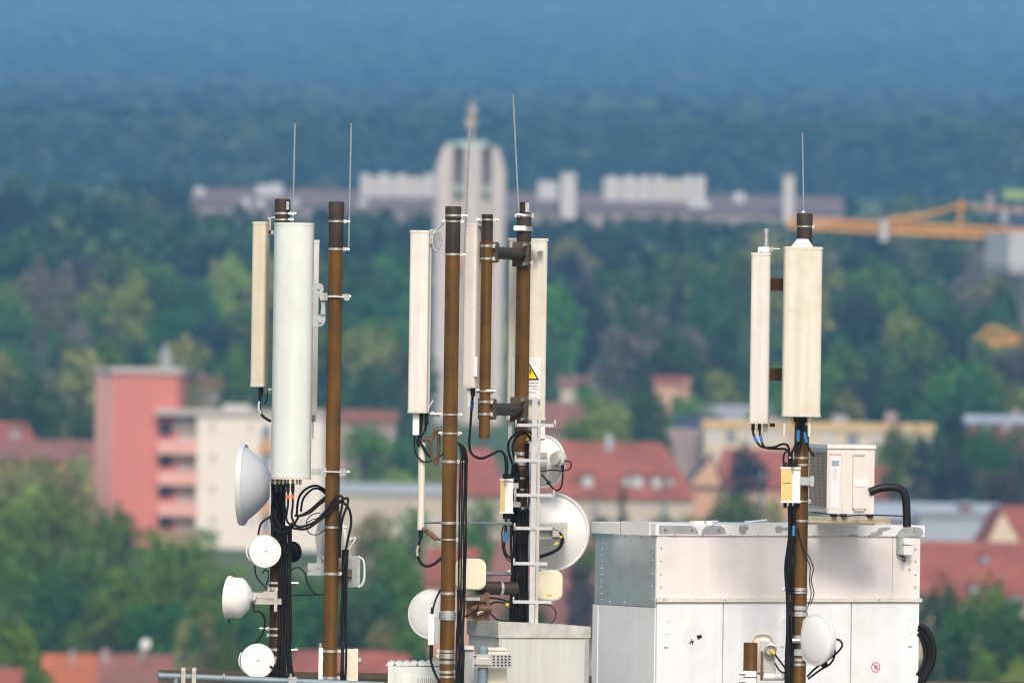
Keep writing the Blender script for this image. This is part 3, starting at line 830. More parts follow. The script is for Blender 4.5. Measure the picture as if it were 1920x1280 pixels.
# ------------------------------------------------------------------ boxes on the masts
def tma(label, x0, y0, x1, y1, split, Y, lm='label_yellow', seam=True):
    t = thing('filter_box', label, 'box', W((x0 + x1) / 2, y1, Y))
    s = Y / FP
    MB().pbox(x0, y0 + 3, split, y1 - 3, Y, .10).build('cover', lm, t)
    MB().pbox(split, y0, x1, y1, Y + .01, .12).build('housing', 'white', t)
    MB().pbox(x0 - 1, y0 - 1, x1 + 1, y0 + 3, Y - .004, .13).build('end_plate', 'white', t)
    MB().pbox(x0 - 1, y1 - 3, x1 + 1, y1, Y - .004, .13).build('end_plate', 'white', t)
    if seam:
        k = MB(); k.pbox(x0 + 4, (y0 + y1) / 2 - 4.5, split - 2, (y0 + y1) / 2 - 3.2, Y - .003, .004); k.build('hinge_line', 'ac_dark', t)
    for x in (x0 + 8, (x0 + x1) / 2, x1 - 7):
        MB().pcyl((x, y0, Y + .05), (x, y0 - 10, Y + .05), 3.4, 10).build('connector', 'black_plastic', t)
        MB().pcyl((x, y1, Y + .05), (x, y1 + 10, Y + .05), 3.4, 10).build('connector', 'black_plastic', t)
    return t


t = tma('small filter box with a yellow cover strapped to the mast behind the ladder', 938, 898, 962, 962, 947, 60.62, 'label_yellow', False)
k = MB(); k.pbox(958, 905, 972, 915, 60.66, .05); k.pbox(956, 940, 976, 950, 60.66, .05); k.pbox(964, 905, 968, 950, 60.67, .03); k.build('mount', 'galv', t)
t = tma('larger filter box with a yellow cover strapped to the lone mast', 1464, 876, 1500, 942, 1485, 59.40)
k = MB(); k.pbox(1500, 894, 1524, 909, 59.40, .03); k.pbox(1519, 892, 1526, 911, 59.38, .05); k.build('mount', 'rib_grey', t)

# radio unit with handle behind the plain mast
t = thing('radio_box', 'grey ribbed radio box with a round handle, on the plain mast', 'radio unit', W(662, 1100, 60.1))
s = 60.1 / FP
MB().prism(rrect(40 * s, 58 * s, 9 * s, 5), W(655, 1071, 60.1), (1, 0, 0), (0, 0, 1), (0, .09, 0)).build('housing', 'galv_dull', t)
k = MB()
for i in range(7):
    k.pbox(642 + i * 4.4, 1046, 643.6 + i * 4.4, 1096, 60.075, .03)
k.build('fin', 'galv_dull', t)
MB().ptube([(671, 1043), (680, 1048), (683, 1060), (683, 1082), (679, 1095), (671, 1100)], 2.2, 60.1).build('handle', 'pvc', t)
MB().pbox(632, 1066, 660, 1080, 60.04, .05).build('bracket', 'rust_bracket', t)

# white strip antenna and cream box at the foot of the plain mast
t = thing('strip_antenna', 'narrow white upright strip beside the foot of the plain mast', 'antenna', W(600, 1330, 60.0))
MB().pbox(597, 1214, 605, 1330, 59.97, .05).build('radome', 'white', t)
MB().pcyl((601, 1216, 59.99), (601, 1205, 59.99), 3.4, 12).build('cap', 'steel', t)
MB().pbox(604, 1230, 616, 1236, 59.98, .03).build('bracket', 'galv', t)
t = thing('cable_cabinet', 'cream upright box behind the cables of the plain mast', 'box', W(658, 1330, 60.1))
MB().pbox(643, 1216, 671, 1330, 60.06, .14).build('housing', 'radome_cream', t)
MB().pbox(664, 1215, 668, 1330, 60.05, .01).build('edge_strip', 'cream', t)
MB().pcyl((671, 1238, 60.1), (677, 1238, 60.1), 6, 10).build('side_plug', 'galv_dull', t)

# small white unit with cable on the tall mast
t = thing('link_unit', 'small white upright unit hanging at the foot of the tall mast', 'radio unit', W(808, 1210, 59.62))
k = MB(); k.pbox(803, 1150, 814, 1208, 59.62, .05); k.build('housing', 'white', t)
MB().pbox(815, 1156, 822, 1205, 59.64, .04).build('bracket', 'galv_dull', t)
MB().pcyl((809, 1208, 59.64), (808, 1234, 59.64), 3.6, 10).build('connector', 'black_plastic', t)
MB().pcyl((810, 1150, 59.64), (811, 1138, 59.64), 3.0, 10).build('connector', 'black_plastic', t)

# white finned outdoor unit on the roof
t = thing('outdoor_radio', 'white outdoor unit with a ridged top and a louvred front', 'outdoor unit', W(776, 1420, 60.0))
MB().pbox(727, 1247, 826, 1420, 60.0, .35).build('housing', 'white_cool', t)
k = MB()
for i in range(7):
    x = 733 + i * 14.2
    k.prism([(9 * .004 * math.cos(a), 8 * .004 * math.sin(a)) for a in np.linspace(0, PI, 9)], W(x, 1247.5, 60.0), (1, 0, 0), (0, 0, 1), (0, .35, 0))
k.build('ridged_top', 'white_cool', t)
k = MB(); k.pbox(734, 1250, 736, 1400, 59.985, .02); k.pbox(739, 1250, 741, 1400, 59.985, .02); k.build('rib', 'white_cool', t)
MB().pbox(754, 1264, 770, 1400, 59.985, .02).build('side_cover', 'white', t)
MB().pbox(782, 1271, 824, 1400, 59.985, .02).build('louvre_field', 'rib_grey', t)
k = MB()
for i in range(10):
    k.pbox(784 + i * 4, 1271, 786 + i * 4, 1400, 59.975, .02)
k.build('louvre', 'white', t)
k = MB(); k.box(W(776, 1420, 60.17) - V((0, 0, .2)), .3, .3, .8); k.build('stand', 'galv_dull', t)


# ------------------------------------------------------------------ small cabinet behind the tall mast
t = thing('meter_cabinet', 'grey cabinet with a weathered sloping lid between two masts', 'cabinet', V((W(1020, 1180, 59.95).x, 59.95, ROOF)))
Yc = 59.95; s = Yc / FP
c0 = W(936, 1192, Yc)
aa = math.radians(20)
ex = V((math.cos(aa), math.sin(aa), 0)); el = V((-math.sin(aa), math.cos(aa), 0))
Wf = 168 * s / math.cos(aa); Lf = 58 * s / math.sin(aa)
zt = W(960, 1192, Yc).z
hgt = zt - ROOF
MB().prism([(0, 0), (Wf, 0), (Wf, Lf), (0, Lf)], V((c0.x, c0.y, ROOF)), ex, el, (0, 0, hgt)).build('housing', 'box_grey', t)
k = MB()
lz = zt - 3 * s
P = [V((c0.x, c0.y, lz)) + ex * u + el * v for u, v in ((-.012, -.012), (Wf + .012, -.012), (Wf + .012, Lf + .012), (-.012, Lf + .012))]
tops = [P[0] + V((0, 0, 30 * s)), P[1] + V((0, 0, 21 * s)), P[2] + V((0, 0, 21 * s)), P[3] + V((0, 0, 28 * s))]
k._add(P + tops, [(3, 2, 1, 0), (4, 5, 6, 7), (0, 1, 5, 4), (1, 2, 6, 5), (2, 3, 7, 6), (3, 0, 4, 7)])
k.build('lid', 'lid_grey', t)
MB().prism([(Wf - .028, -.006), (Wf + .004, -.006), (Wf + .004, .004), (Wf - .028, .004)], V((c0.x, c0.y, ROOF)), ex, el, (0, 0, hgt - .02)).build('corner_trim', 'bare_grey', t)
MB().prism([(.012, -.004), (.016, -.004), (.016, .004), (.012, .004)], V((c0.x, c0.y, ROOF)), ex, el, (0, 0, hgt - .03)).build('door_gap', 'rib_grey', t)

# perforated bracket on a pipe in front of it
t = thing('pipe_bracket', 'perforated grey bracket plate on an upright pipe before the grey cabinet', 'bracket', V((W(905, 1250, 59.55).x, 59.55, ROOF)))
p = W(906, 1216, 59.55)
MB().cyl((p.x, p.y, ROOF), (p.x, p.y, p.z), 9.5 * s, n=20).build('pipe', 'rail_blue', t)
MB().lathe([(9.5 * s, 0), (6 * s, 5 * s), (0, 6 * s)], p, (0, 0, 1), 20).build('pipe_cap', 'rail_blue', t)
MB().pbox(886, 1226, 960, 1251, 59.50, .02).build('plate', 'galv', t)
k = MB()
for i, x in enumerate((891, 926, 934, 941, 948, 955)):
    for y in (1230, 1235.5, 1241, 1246.5):
        if i == 0 and y in (1235.5, 1241): continue
        k.pbox(x - 1.8, y - 1.5, x + 1.8, y + 1.5, 59.496, .003)
k.build('slot', 'black_plastic', t)
MB().pbox(892, 1234, 921, 1245, 59.47, .03).build('clamp_strap', 'steel', t)
t = thing('junction_box', 'pale grey rounded box under the bracket plate beside the tall mast', 'box', V((W(875, 1300, 59.75).x, 59.75, ROOF)))
MB().prism(rrect(26 * s, 150 * s, 6 * s), W(876, 1285, 59.72), (1, 0, 0), (0, 0, 1), (0, .1, 0)).build('housing', 'galv_dull', t)
MB().pbox(866, 1210, 888, 1217, 59.7, .05).build('top_bracket', 'cream', t)
MB().pbox(868, 1359, 884, 1520, 59.73, .06).build('stand', 'galv_dull', t)
t = thing('distribution_box', 'cream box with a lighter lid just behind the perforated bracket', 'box', V((W(930, 1300, 59.7).x, 59.7, ROOF)))
MB().pbox(899, 1216, 950, 1400, 59.62, .12).build('housing', 'radome_cream', t)
MB().pbox(899, 1213, 951, 1218, 59.61, .14).build('lid', 'cream', t)
MB().pbox(910, 1400, 940, 1520, 59.66, .05).build('stand', 'galv_dull', t)

# ------------------------------------------------------------------ blue grey pipe rail low in the frame
t = thing('pipe_rail', 'blue grey round pipe lying level below the lowest drum dish', 'rail', V((W(450, 1270, 59.3).x, 59.3, ROOF)))
MB().pcyl((297, 1266, 59.3), (720, 1284, 59.55), 6.2, 20).build('pipe', 'rail_blue', t)
MB().lathe([(0, 0), (5 * s, 1 * s), (6.6 * s, 3 * s), (6.6 * s, 8 * s), (0, 8 * s)], W(295, 1266, 59.3), W(720, 1284, 59.55) - W(297, 1266, 59.3), 20).build('end_cap', 'rail_blue', t)
for x in (344, 364):
    k = MB(); k.pbox(x - 4, 1251, x + 4, 1281, 59.26, .05); k.pcyl((x, 1256, 59.24), (x, 1256, 59.27), 2.6, 8); k.build('clamp', 'steel', t)
MB().pcyl((421, 1270, 59.3), (419, 1262, 59.3), 2.2, 8).build('pin', 'steel', t)
for x, y in ((330, 1268), (700, 1283)):
    p = W(x, y, 59.3 + (x - 297) / 423 * .25)
    MB().cyl((p.x, p.y, ROOF), (p.x, p.y, p.z), 5 * s, n=14).build('post', 'rail_blue', t)
k = MB(); k.pbox(541, 1268, 556, 1285, 59.35, .06); k.pcyl((545, 1262, 59.38), (545, 1272, 59.38), 2.5, 8); k.build('clamp', 'galv', t)

# ------------------------------------------------------------------ big equipment cabin
Yh = 60.6; s = Yh / FP
aa = math.radians(29)
ex = V((math.cos(aa), math.sin(aa), 0)); el = V((-math.sin(aa), math.cos(aa), 0)); fn = V((math.sin(aa), -math.cos(aa), 0))
hc = W(1230, 1060, Yh)
HX, HY_ = hc.x, hc.y


def hz(py):
    return W(1230, py, Yh).z


WF = 494 * s / math.cos(aa); LF = 113 * s / math.sin(aa)
UC = math.cos(aa) / s * 1.0


def fu(px):           # distance along the front for a photo column
    X = HX / HY_ + (px - 1230) / FP
    return (px - 1230) / FP * HY_ / (math.cos(aa) - X * math.sin(aa))


WF = fu(1724)
LF = 113 / FP * HY_ / (math.sin(aa) + (HX / HY_ - 113 / FP) * math.cos(aa))


def hp(u, out, z):
    return V((HX, HY_, z)) + ex * u + fn * out


cab = thing('equipment_cabin', 'large white metal equipment cabin with a bare metal upper band', 'cabin', V((HX, HY_, ROOF)))


def fbox(u0_, u1_, z0, z1, o0, o1):
    return MB().box(hp((u0_ + u1_) / 2, (o0 + o1) / 2, (z0 + z1) / 2), u1_ - u0_, o1 - o0, z1 - z0, ex, fn)


def sbox(v0, v1, z0, z1, o0, o1):   # on the side face, v measured back from the near corner
    c = V((HX, HY_, (z0 + z1) / 2)) + el * (v0 + v1) / 2 - ex * (o0 + o1) / 2
    return MB().box(c, v1 - v0, o1 - o0, z1 - z0, el, -ex)


zl0, zl1 = hz(1003), hz(982)
zle = hz(1121)
MB().prism([(0.01, 0.01), (WF - .01, .01), (WF - .01, LF), (.01, LF)], V((HX, HY_, ROOF)), ex, el, (0, 0, zl0 - ROOF)).build('carcass', 'cabin_white', cab)
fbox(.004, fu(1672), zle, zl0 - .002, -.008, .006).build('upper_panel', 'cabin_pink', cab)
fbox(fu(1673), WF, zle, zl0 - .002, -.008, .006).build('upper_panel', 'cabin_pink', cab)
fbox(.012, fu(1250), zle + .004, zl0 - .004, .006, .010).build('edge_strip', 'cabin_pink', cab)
sbox(.002, LF, hz(1138), zl0 - .002, -.004, .006).build('side_panel', 'cabin_galv', cab)
sbox(.002, LF - 8 * s / math.sin(aa), ROOF + .1, hz(1138) - .004, -.004, .004).build('lower_side_panel', 'cabin_white', cab)
sbox(LF - 8 * s / math.sin(aa) + .01, LF + .02, ROOF + .1, hz(1138) - .004, -.004, .010).build('corner_trim', 'cabin_white', cab)
fbox(0, WF + .01, hz(1128), zle - .001, -.008, .028).build('ledge', 'cream', cab)
seams = [1231, 1356, 1475, 1596, 1724]
for a0, a1 in zip(seams, seams[1:]):
    dr = fbox(fu(a0) + .006, fu(a1) - .006, ROOF + .12, hz(1130), -.006, .010).build('door', 'cabin_white', cab)
    fbox(fu(a1) - .034, fu(a1) - .009, ROOF + .16, hz(1134), .010, .016).build('door_fold', 'cabin_white', dr)
for x in (1249, 1467, 1706):
    k = fbox(fu(x) - .016, fu(x) + .008, hz(1212), hz(1160), .010, .022)
    for y in (1162, 1187, 1211):
        k.cyl(hp(fu(x) - .010, .023, hz(y)), hp(fu(x) + .014, .023, hz(y)), 1.1 * s, n=8)
    k.build('hinge', 'cabin_white', cab)
# lid and its pieces
k = MB()
k.prism([(-.02, -.02), (WF + .03, -.02), (WF + .03, LF + .02), (-.02, LF + .02)], V((HX, HY_, zl0)), ex, el, (0, 0, zl1 - zl0))
k.build('lid', 'white', cab)
v0 = 60 * s / math.sin(aa)
sbox(.06, v0, zl0 - .004, zl1 + .012, .018, .026).build('lid_cover', 'white', cab)
sbox(v0 + .02, LF + .03, zl0 - .004, zl1 - .004, .018, .026).build('lid_cover', 'white', cab)
sbox(v0, v0 + .02, zl0, zl1 + .008, .018, .023).build('lid_joint', 'bare_grey', cab)


def patch(pts):
    poly = [(fu(x), hz(y) - zl0) for x, y in pts]
    MB().prism(poly, V((HX, HY_, zl0)) + fn * .0195, ex, (0, 0, 1), fn * .003).build('bare_patch', 'bare_grey', cab)


patch([(1232, 1000), (1232, 984), (1292, 984), (1300, 988), (1305, 995), (1306, 1000)])
patch([(1311, 1001), (1313, 993), (1320, 985), (1333, 983), (1348, 985), (1355, 990), (1357, 1000)])
patch([(1381, 992), (1383, 984), (1394, 982), (1399, 985), (1400, 991), (1395, 994), (1394, 1000), (1386, 1000)])
patch([(1449, 989), (1453, 984), (1462, 984), (1466, 988), (1475, 985), (1481, 990), (1474, 993), (1464, 992), (1461, 997), (1452, 997)])
patch([(1624, 1002), (1632, 996), (1640, 994), (1644, 987), (1660, 985), (1668, 987), (1660, 992), (1652, 993), (1650, 1000), (1640, 1002)])
patch([(1676, 1003), (1682, 992), (1692, 985), (1716, 985), (1725, 988), (1728, 999), (1722, 1003)])
patch([(1590, 1000), (1606, 1001), (1604, 1003), (1588, 1003)])
k = MB()
for x in (1243, 1293, 1344, 1710):
    k.cyl(hp(fu(x), .021, hz(992)), hp(fu(x), .030, hz(992)), 2.4 * s, n=8)
for x in range(1262, 1725, 52):
    k.cyl(hp(fu(x), .020, hz(1002.5)), hp(fu(x), .026, hz(1002.5)), 1.5 * s, n=8)
for y in (1027, 1051, 1076, 1100):
    k.cyl(hp(fu(1238), .010, hz(y)), hp(fu(1238), .014, hz(y)), 1.7 * s, n=8)
    k.cyl(hp(fu(1715), .006, hz(y)), hp(fu(1715), .011, hz(y)), 1.8 * s, n=8)
for x in (1242, 1356, 1646):
    k.cyl(hp(fu(x), .028, hz(1124)), hp(fu(x), .032, hz(1124)), 1.6 * s, n=8)
k.cyl(hp(fu(1704), .006, hz(1066)), hp(fu(1704), .011, hz(1066)), 2.0 * s, n=8)
for y in range(1010, 1135, 12):
    c = V((HX, HY_, hz(y))) + el * (LF - .1) - ex * .006
    k.cyl(c, c - ex * .005, 1.2 * s, n=6)
for y in (1027, 1051, 1076, 1100, 1124):
    c = V((HX, HY_, hz(y))) + el * .05 - ex * .006
    k.cyl(c, c - ex * .006, 1.5 * s, n=6)
for v in (.25, .5, .75):
    for y in (1008, 1133):
        c = V((HX, HY_, hz(y))) + el * v * LF - ex * .006
        k.cyl(c, c - ex * .006, 1.4 * s, n=6)
k.build('rivet', 'bolt', cab)
# lock fittings on the lid
k = MB(); k.box(hp(fu(1313), -.06, zl1 + .012), .09, .06, .026, ex, fn); k.box(hp(fu(1332), -.05, zl1 + .010), .05, .05, .03, ex, fn); k.box(hp(fu(1342), -.05, zl1 + .024), .07, .04, .008, ex, fn); k.build('lid_latch', 'white', cab)
k = MB(); k.cyl(hp(fu(1433), -.3, zl1 + .014), hp(fu(1474), -.3, zl1 + .030), 1.6 * s, n=8); k.build('lid_rod', 'white', cab)
# stickers
k = MB(); k.cyl(hp(fu(1303), .010, hz(1196)), hp(fu(1303), .0115, hz(1196)), 25 * s, n=40); k.build('round_sticker', 'sign_white', cab)
st = cab.children[-1] if False else None


def smark(name, pts, m, o0=.0116):
    poly = [(fu(x), hz(y) - zl0) for x, y in pts]
    return MB().prism(poly, V((HX, HY_, zl0)) + fn * o0, ex, (0, 0, 1), fn * .0008).build(name, m, cab)


smark('sticker_print', [(1306, 1191), (1315, 1189), (1317, 1194), (1309, 1199)], 'sign_black')
smark('sticker_print', [(1292, 1206), (1296, 1201), (1297, 1197), (1299, 1201), (1303, 1202), (1300, 1204), (1300, 1208), (1298, 1208), (1297, 1203), (1294, 1207)], 'sign_black')
k = MB(); k.ring(hp(fu(1643), .0108, hz(1252)), fn, 8.2 * s, 10 * s, .0014, 32); k.build('prohibition_ring', 'sign_red', cab)
MB().cyl(hp(fu(1643), .010, hz(1252)), hp(fu(1643), .0106, hz(1252)), 8.4 * s, n=28).build('prohibition_field', 'sign_white', cab)
smark('hand_symbol', [(1640.5, 1256), (1640.5, 1250), (1641.5, 1250), (1641.7, 1247), (1642.8, 1247), (1643, 1246), (1644.2, 1246), (1644.6, 1247.5), (1645.8, 1248), (1646, 1251), (1647.4, 1250), (1647.6, 1252), (1645.8, 1256)], 'print_blue', .0107)
k = MB(); k.cyl(hp(fu(1638), .0118, hz(1246.5)), hp(fu(1648), .0118, hz(1257.5)), .9 * s, n=6); k.build('prohibition_bar', 'sign_red', cab)

# small white camera like box under the cabin lid
t = thing('sensor_box', 'small white box with a short black cable loop under the cabin lid corner', 'box', hp(fu(1690), .03, hz(1040)))
MB().box(hp(fu(1692), .05, hz(1029)), 20 * s, .07, 18 * s, ex, fn).build('housing', 'white', t)
MB().box(hp(fu(1682), .03, hz(1020)), 8 * s, .05, 34 * s, ex, fn).build('bracket', 'galv_dull', t)
MB().box(hp(fu(1694), .045, hz(1012)), 24 * s, .07, 12 * s, ex, fn).build('hood', 'white', t)
MB().tube([hp(fu(1678), .06, hz(1040)), hp(fu(1684), .07, hz(1041)), hp(fu(1688), .07, hz(1046)), hp(fu(1686), .07, hz(1050)), hp(fu(1683), .07, hz(1047)), hp(fu(1684), .06, hz(1039))], 1.3 * s).build('cable_loop', 'cable', t)

# ------------------------------------------------------------------ air conditioner on the cabin roof
Ya = 60.85; s = Ya / FP
ba = math.radians(9)
ex2 = V((math.cos(ba), math.sin(ba), 0)); el2 = V((-math.sin(ba), math.cos(ba), 0)); fn2 = V((math.sin(ba), -math.cos(ba), 0))
ac0 = W(1551, 962, Ya)


def az(py):
    return W(1551, py, Ya).z


def ap(px, out, py):
    return V((ac0.x, ac0.y, az(py))) + ex2 * ((px - 1551) * s / math.cos(ba)) + fn2 * out


def abox(x0, x1, y0, y1, o0, o1):
    return MB().box(ap((x0 + x1) / 2, (o0 + o1) / 2, (y0 + y1) / 2), (x1 - x0) * s / math.cos(ba), o1 - o0, (y1 - y0) * s, ex2, fn2)


LA = 30 * s / math.sin(ba)
WA = 88 * s / math.cos(ba)
acu = thing('air_conditioner', 'cream outdoor air conditioner unit standing on the white cabin roof', 'air conditioner', V((ac0.x, ac0.y, zl1)))
o_ = V((ac0.x, ac0.y, az(962)))
MB().prism([(.012, 0), (WA, 0), (WA, LA), (.012, LA)], o_, ex2, el2, (0, 0, (962 - 840) * s)).build('casing', 'ac_cream', acu)
MB().prism([(-.008, -.012), (WA + .008, -.012), (WA + .008, LA + .01), (-.008, LA + .01)], o_ + V((0, 0, 122 * s)), ex2, el2, (0, 0, 7 * s)).build('top_cover', 'white', acu)
MB().prism([(-.006, 0), (.010, 0), (.010, LA), (-.006, LA)], o_ + V((0, 0, 3 * s)), ex2, el2, (0, 0, 5 * s)).build('bottom_rim', 'ac_cream', acu)
MB().prism([(.004, .03), (.0115, .03), (.0115, LA - .03), (.004, LA - .03)], o_ + V((0, 0, 10 * s)), ex2, el2, (0, 0, 106 * s)).build('coil', 'ac_side', acu)
k = MB()
for i in range(14):
    v = .06 + (LA - .12) * i / 13
    k.tube([o_ + el2 * v + V((0, 0, z_ * s)) for z_ in (12, 114)], .0022, 5, 1)
for j in range(16):
    k.tube([o_ + el2 * v + V((0, 0, (14 + j * 6.6) * s)) for v in (.05, LA - .05)], .0016, 5, 1)
k.build('guard_grille', 'ac_dark', acu)
MB().prism([(-.004, 0), (.0115, 0), (.0115, .03), (-.004, .03)], o_, ex2, el2, (0, 0, 121 * s)).build('corner_post', 'ac_cream', acu)
abox(1557, 1573, 848, 951, 0, .003).build('type_plate', 'sign_white', acu)
text('logo', 'TOSHIBA', 5.6 * s, ap(1564.5, .005, 852), ex2, (0, 0, 1), 'print_red', acu)
abox(1558, 1572, 863, 873, .003, .0045).build('energy_mark', 'print_blue', acu)
abox(1560, 1569, 878, 900, .003, .0045).build('print_panel', 'pvc', acu)
for x in (1578, 1586):
    abox(x, x + 3, 846, 958, 0, .006).build('rib', 'ac_cream', acu)
sc_ = abox(1598, 1624, 850, 952, 0, .022).build('service_cover', 'ac_cream', acu)
abox(1599, 1620, 849, 853, .020, .028).build('cover_lip', 'ac_side', sc_)
abox(1600, 1625, 896, 911, .022, .026).build('white_label', 'white', sc_)
abox(1601, 1620, 953, 957, 0, .018).build('hand_grip', 'ac_side', acu)
for x in (1565, 1583, 1633):
    abox(x - 5, x + 5, 963, 968, -.08, .01).build('foot', 'black_plastic', acu)
t = thing('plinth_beam', 'stained stone coloured beam under the air conditioner', 'beam', V((ac0.x, ac0.y, zl1)))
abox(1517, 1672, 968, 982, -.16, -.02).build('beam', 'beam_stone', t)
abox(1517, 1640, 979, 983, -.02, .02).build('edge_strip', 'ac_dark', t)
t = thing('insulated_pipe', 'thick black insulated pipe bending from the air conditioner down to the cabin roof', 'pipe', ap(1700, 0, 985))
MB().tube([ap(1630, .0, 921), ap(1650, .0, 914), ap(1675, 0, 912), ap(1692, 0, 918), ap(1699, 0, 934), ap(1701, 0, 958), ap(1702, 0, 986)], 7.6 * s, 14).build('hose', 'black_plastic', t)
k = MB(); k.tube([ap(1636, -.012, 925), ap(1632, -.012, 927), ap(1628, -.012, 933)], 2.2 * s, 8); k.build('hose_tail', 'black_plastic', t)
t = tag(MB().tube([ap(1520, .03, 960), ap(1545, .03, 962), ap(1580, .03, 966), ap(1620, .03, 964), ap(1695, .03, 965)], 1.2 * s).build('power_cable', 'cable'), 'thin black cable slung under the air conditioner', 'cable')

# cable coil at the far side of the cabin
for i, (pts, r_) in enumerate((([(1722, 1172), (1735, 1178), (1746, 1196), (1751, 1222), (1747, 1246), (1736, 1266), (1726, 1290)], 5.5), ([(1722, 1178), (1733, 1188), (1741, 1206), (1744, 1226), (1738, 1250), (1728, 1270), (1720, 1296)], 5.0), ([(1722, 1186), (1729, 1198), (1734, 1216), (1735, 1234), (1729, 1252), (1720, 1266)], 4.5))):
    tag(MB().ptube([(x, y, .02 * i) for x, y in pts], r_, 60.9, 10).build('thick_cable', 'cable'), ['outermost thick black cable looping out behind the white cabin', 'middle thick black cable looping out behind the white cabin', 'innermost thick black cable looping out behind the white cabin'][i], 'cable', 'thick cables looping behind the cabin')

# ------------------------------------------------------------------ dish and radio at the foot of the lone mast
t, c, fr, s = dish('white oval looking dish at the foot of the lone mast before the cabin', 1528, 1199, 59.35, 47, -50, 'drum', mI, 'radome', dome=.16, depth=.22, hub=False)
MB().pcyl((1552, 1198, 59.42), (1563, 1200, 59.42), 11, 16).build('radio_unit', 'galv_dull', t)
k = MB(); k.pbox(1559, 1188, 1566, 1194, 59.4, .03); k.pbox(1561, 1202, 1566, 1212, 59.4, .03); k.build('connector', 'bolt', t)
k = MB(); k.ptube([(1564, 1198), (1573, 1199), (1579, 1206), (1577, 1214), (1567, 1225), (1547, 1240), (1529, 1252), (1513, 1268)], 2.0, 59.36); k.build('pigtail', 'cable', t)
k = MB(); k.ptube([(1564, 1210), (1565, 1228), (1556, 1244), (1538, 1255), (1515, 1272)], 2.0, 59.36); k.build('pigtail', 'cable', t)
k = MB(); k.pcyl((1541, 1250, 59.34), (1552, 1243, 59.34), 4.5, 10); k.build('splice', 'black_plastic', t)
MB().pcyl((1486, 1200, 59.4), (1500, 1200, 59.4), 5, 10).build('clamp', 'steel', t)

t = thing('radio_box', 'worn grey radio box with arched top and yellow cable plug, before the cabin', 'radio unit', W(1430, 1275, 59.6))
s = 59.6 / FP
arch = [(-23, -38), (23, -38)] + [(23 * math.cos(a), 16 + 22 * math.sin(a)) for a in np.linspace(0, PI, 12)]
MB().prism([(x * s, y * s) for x, y in arch], W(1431, 1226, 59.62), (1, 0, 0), (0, 0, 1), (0, .06, 0)).build('radome', 'cream', t)
MB().ptube([(1412, 1203), (1415, 1192), (1424, 1188), (1434, 1187), (1443, 1190), (1449, 1198), (1451, 1206)], 1.7, 59.6).build('handle', 'ac_side', t)
MB().prism([(-14 * s, -33 * s), (20 * s, -33 * s), (16 * s, -5 * s), (17 * s, 24 * s), (-10 * s, 26 * s)], W(1436, 1227, 59.58), (1, 0, 0), (0, 0, 1), (0, .05, 0)).build('housing', 'lid_grey', t)
MB().lathe([(0, 0), (11 * s, 0), (11.5 * s, -8 * s), (9 * s, -9 * s), (9 * s, -3 * s), (0, -2 * s)], W(1445, 1217, 59.56), (0, 1, 0), 24).build('port', 'bolt', t)
MB().pcyl((1445, 1219, 59.53), (1453, 1226, 59.5), 2.8, 10).build('plug', 'yellow_tape', t)
MB().pcyl((1432, 1268, 59.58), (1472, 1268, 59.58), 7, 12).build('arm', 'white', t)
k = MB(); k.pbox(1426, 1220, 1431, 1275, 59.57, .05); k.build('bracket', 'rust_bracket', t)
sp = thing('stub_pole', 'short square topped brown stub in front of the cabin doors', 'mast', V((W(1407, 1240, 59.5).x, 59.5, ROOF)))
p = W(1407.5, 1204, 59.5)
MB().cyl((p.x, p.y, ROOF), (p.x, p.y, p.z), 13.2 * s, n=24).build('pole', 'pole_brown', sp)
for y0, y1 in ((1257, 1268), (1270, 1284)):
    MB().pbox(1393, y0, 1418, y1, 59.42, .08).build('clamp_block', 'white', sp)
k = MB(); k.pcyl((1386, 1262, 59.42), (1398, 1262, 59.42), 3, 8); k.pcyl((1386, 1276, 59.42), (1398, 1276, 59.42), 3, 8); k.build('bolt', 'bolt', sp)
ch = tag(MB().pbox(1472, 1130, 1481, 1330, 59.50, .03).build('mounting_rail', 'rib_grey'), 'slim grey upright rail beside the lower part of the lone mast', 'rail')
p = W(1476.5, 1330, 59.515)
k = MB(); k.pbox(1472, 1130, 1481, 1515, 59.50, .03)
bpy.data.objects.remove(ch)
t = thing('mounting_rail', 'slim grey upright rail beside the lower part of the lone mast', 'rail', V((p.x, p.y, ROOF)))
k.build('rail', 'rib_grey', t)
for y in (1151, 1237):
    MB().pcyl((1476, y, 59.5), (1490, y, 59.5), 3.4, 8).build('rail_bolt', 'steel', t)


# ------------------------------------------------------------------ cables
def cable(label, group, pts, r, Y, marks=(), n=7):
    o = MB().ptube(pts, r, Y, n).build('coaxial_cable', 'cable')
    tag(o, label, 'cable', group)
    for (a, b, m, rr) in marks:
        MB().pcyl((a[0], a[1], Y - .004), (b[0], b[1], Y - .004), rr, 9).build('colour_mark', m, o)
    return o


def bundle(m, label, group, offs, y0, y1, dY, r=2.2, jit=1.6, seed=1, bend=None):
    rr = random.Random(seed)
    for i, ofs in enumerate(offs):
        pts = []
        n = 7
        for k_ in range(n):
            py = y0 + (y1 - y0) * k_ / (n - 1)
            q = m.pxa(py) + ofs + rr.uniform(-jit, jit)
            if bend: q += bend(i, k_ / (n - 1))
            pts.append((q, py, rr.uniform(-.012, .012) + (abs(ofs) * .0011 if abs(ofs) < m.r else 0)))
        cable(label, group, pts, r * rr.uniform(.85, 1.2), m.Y + dY)


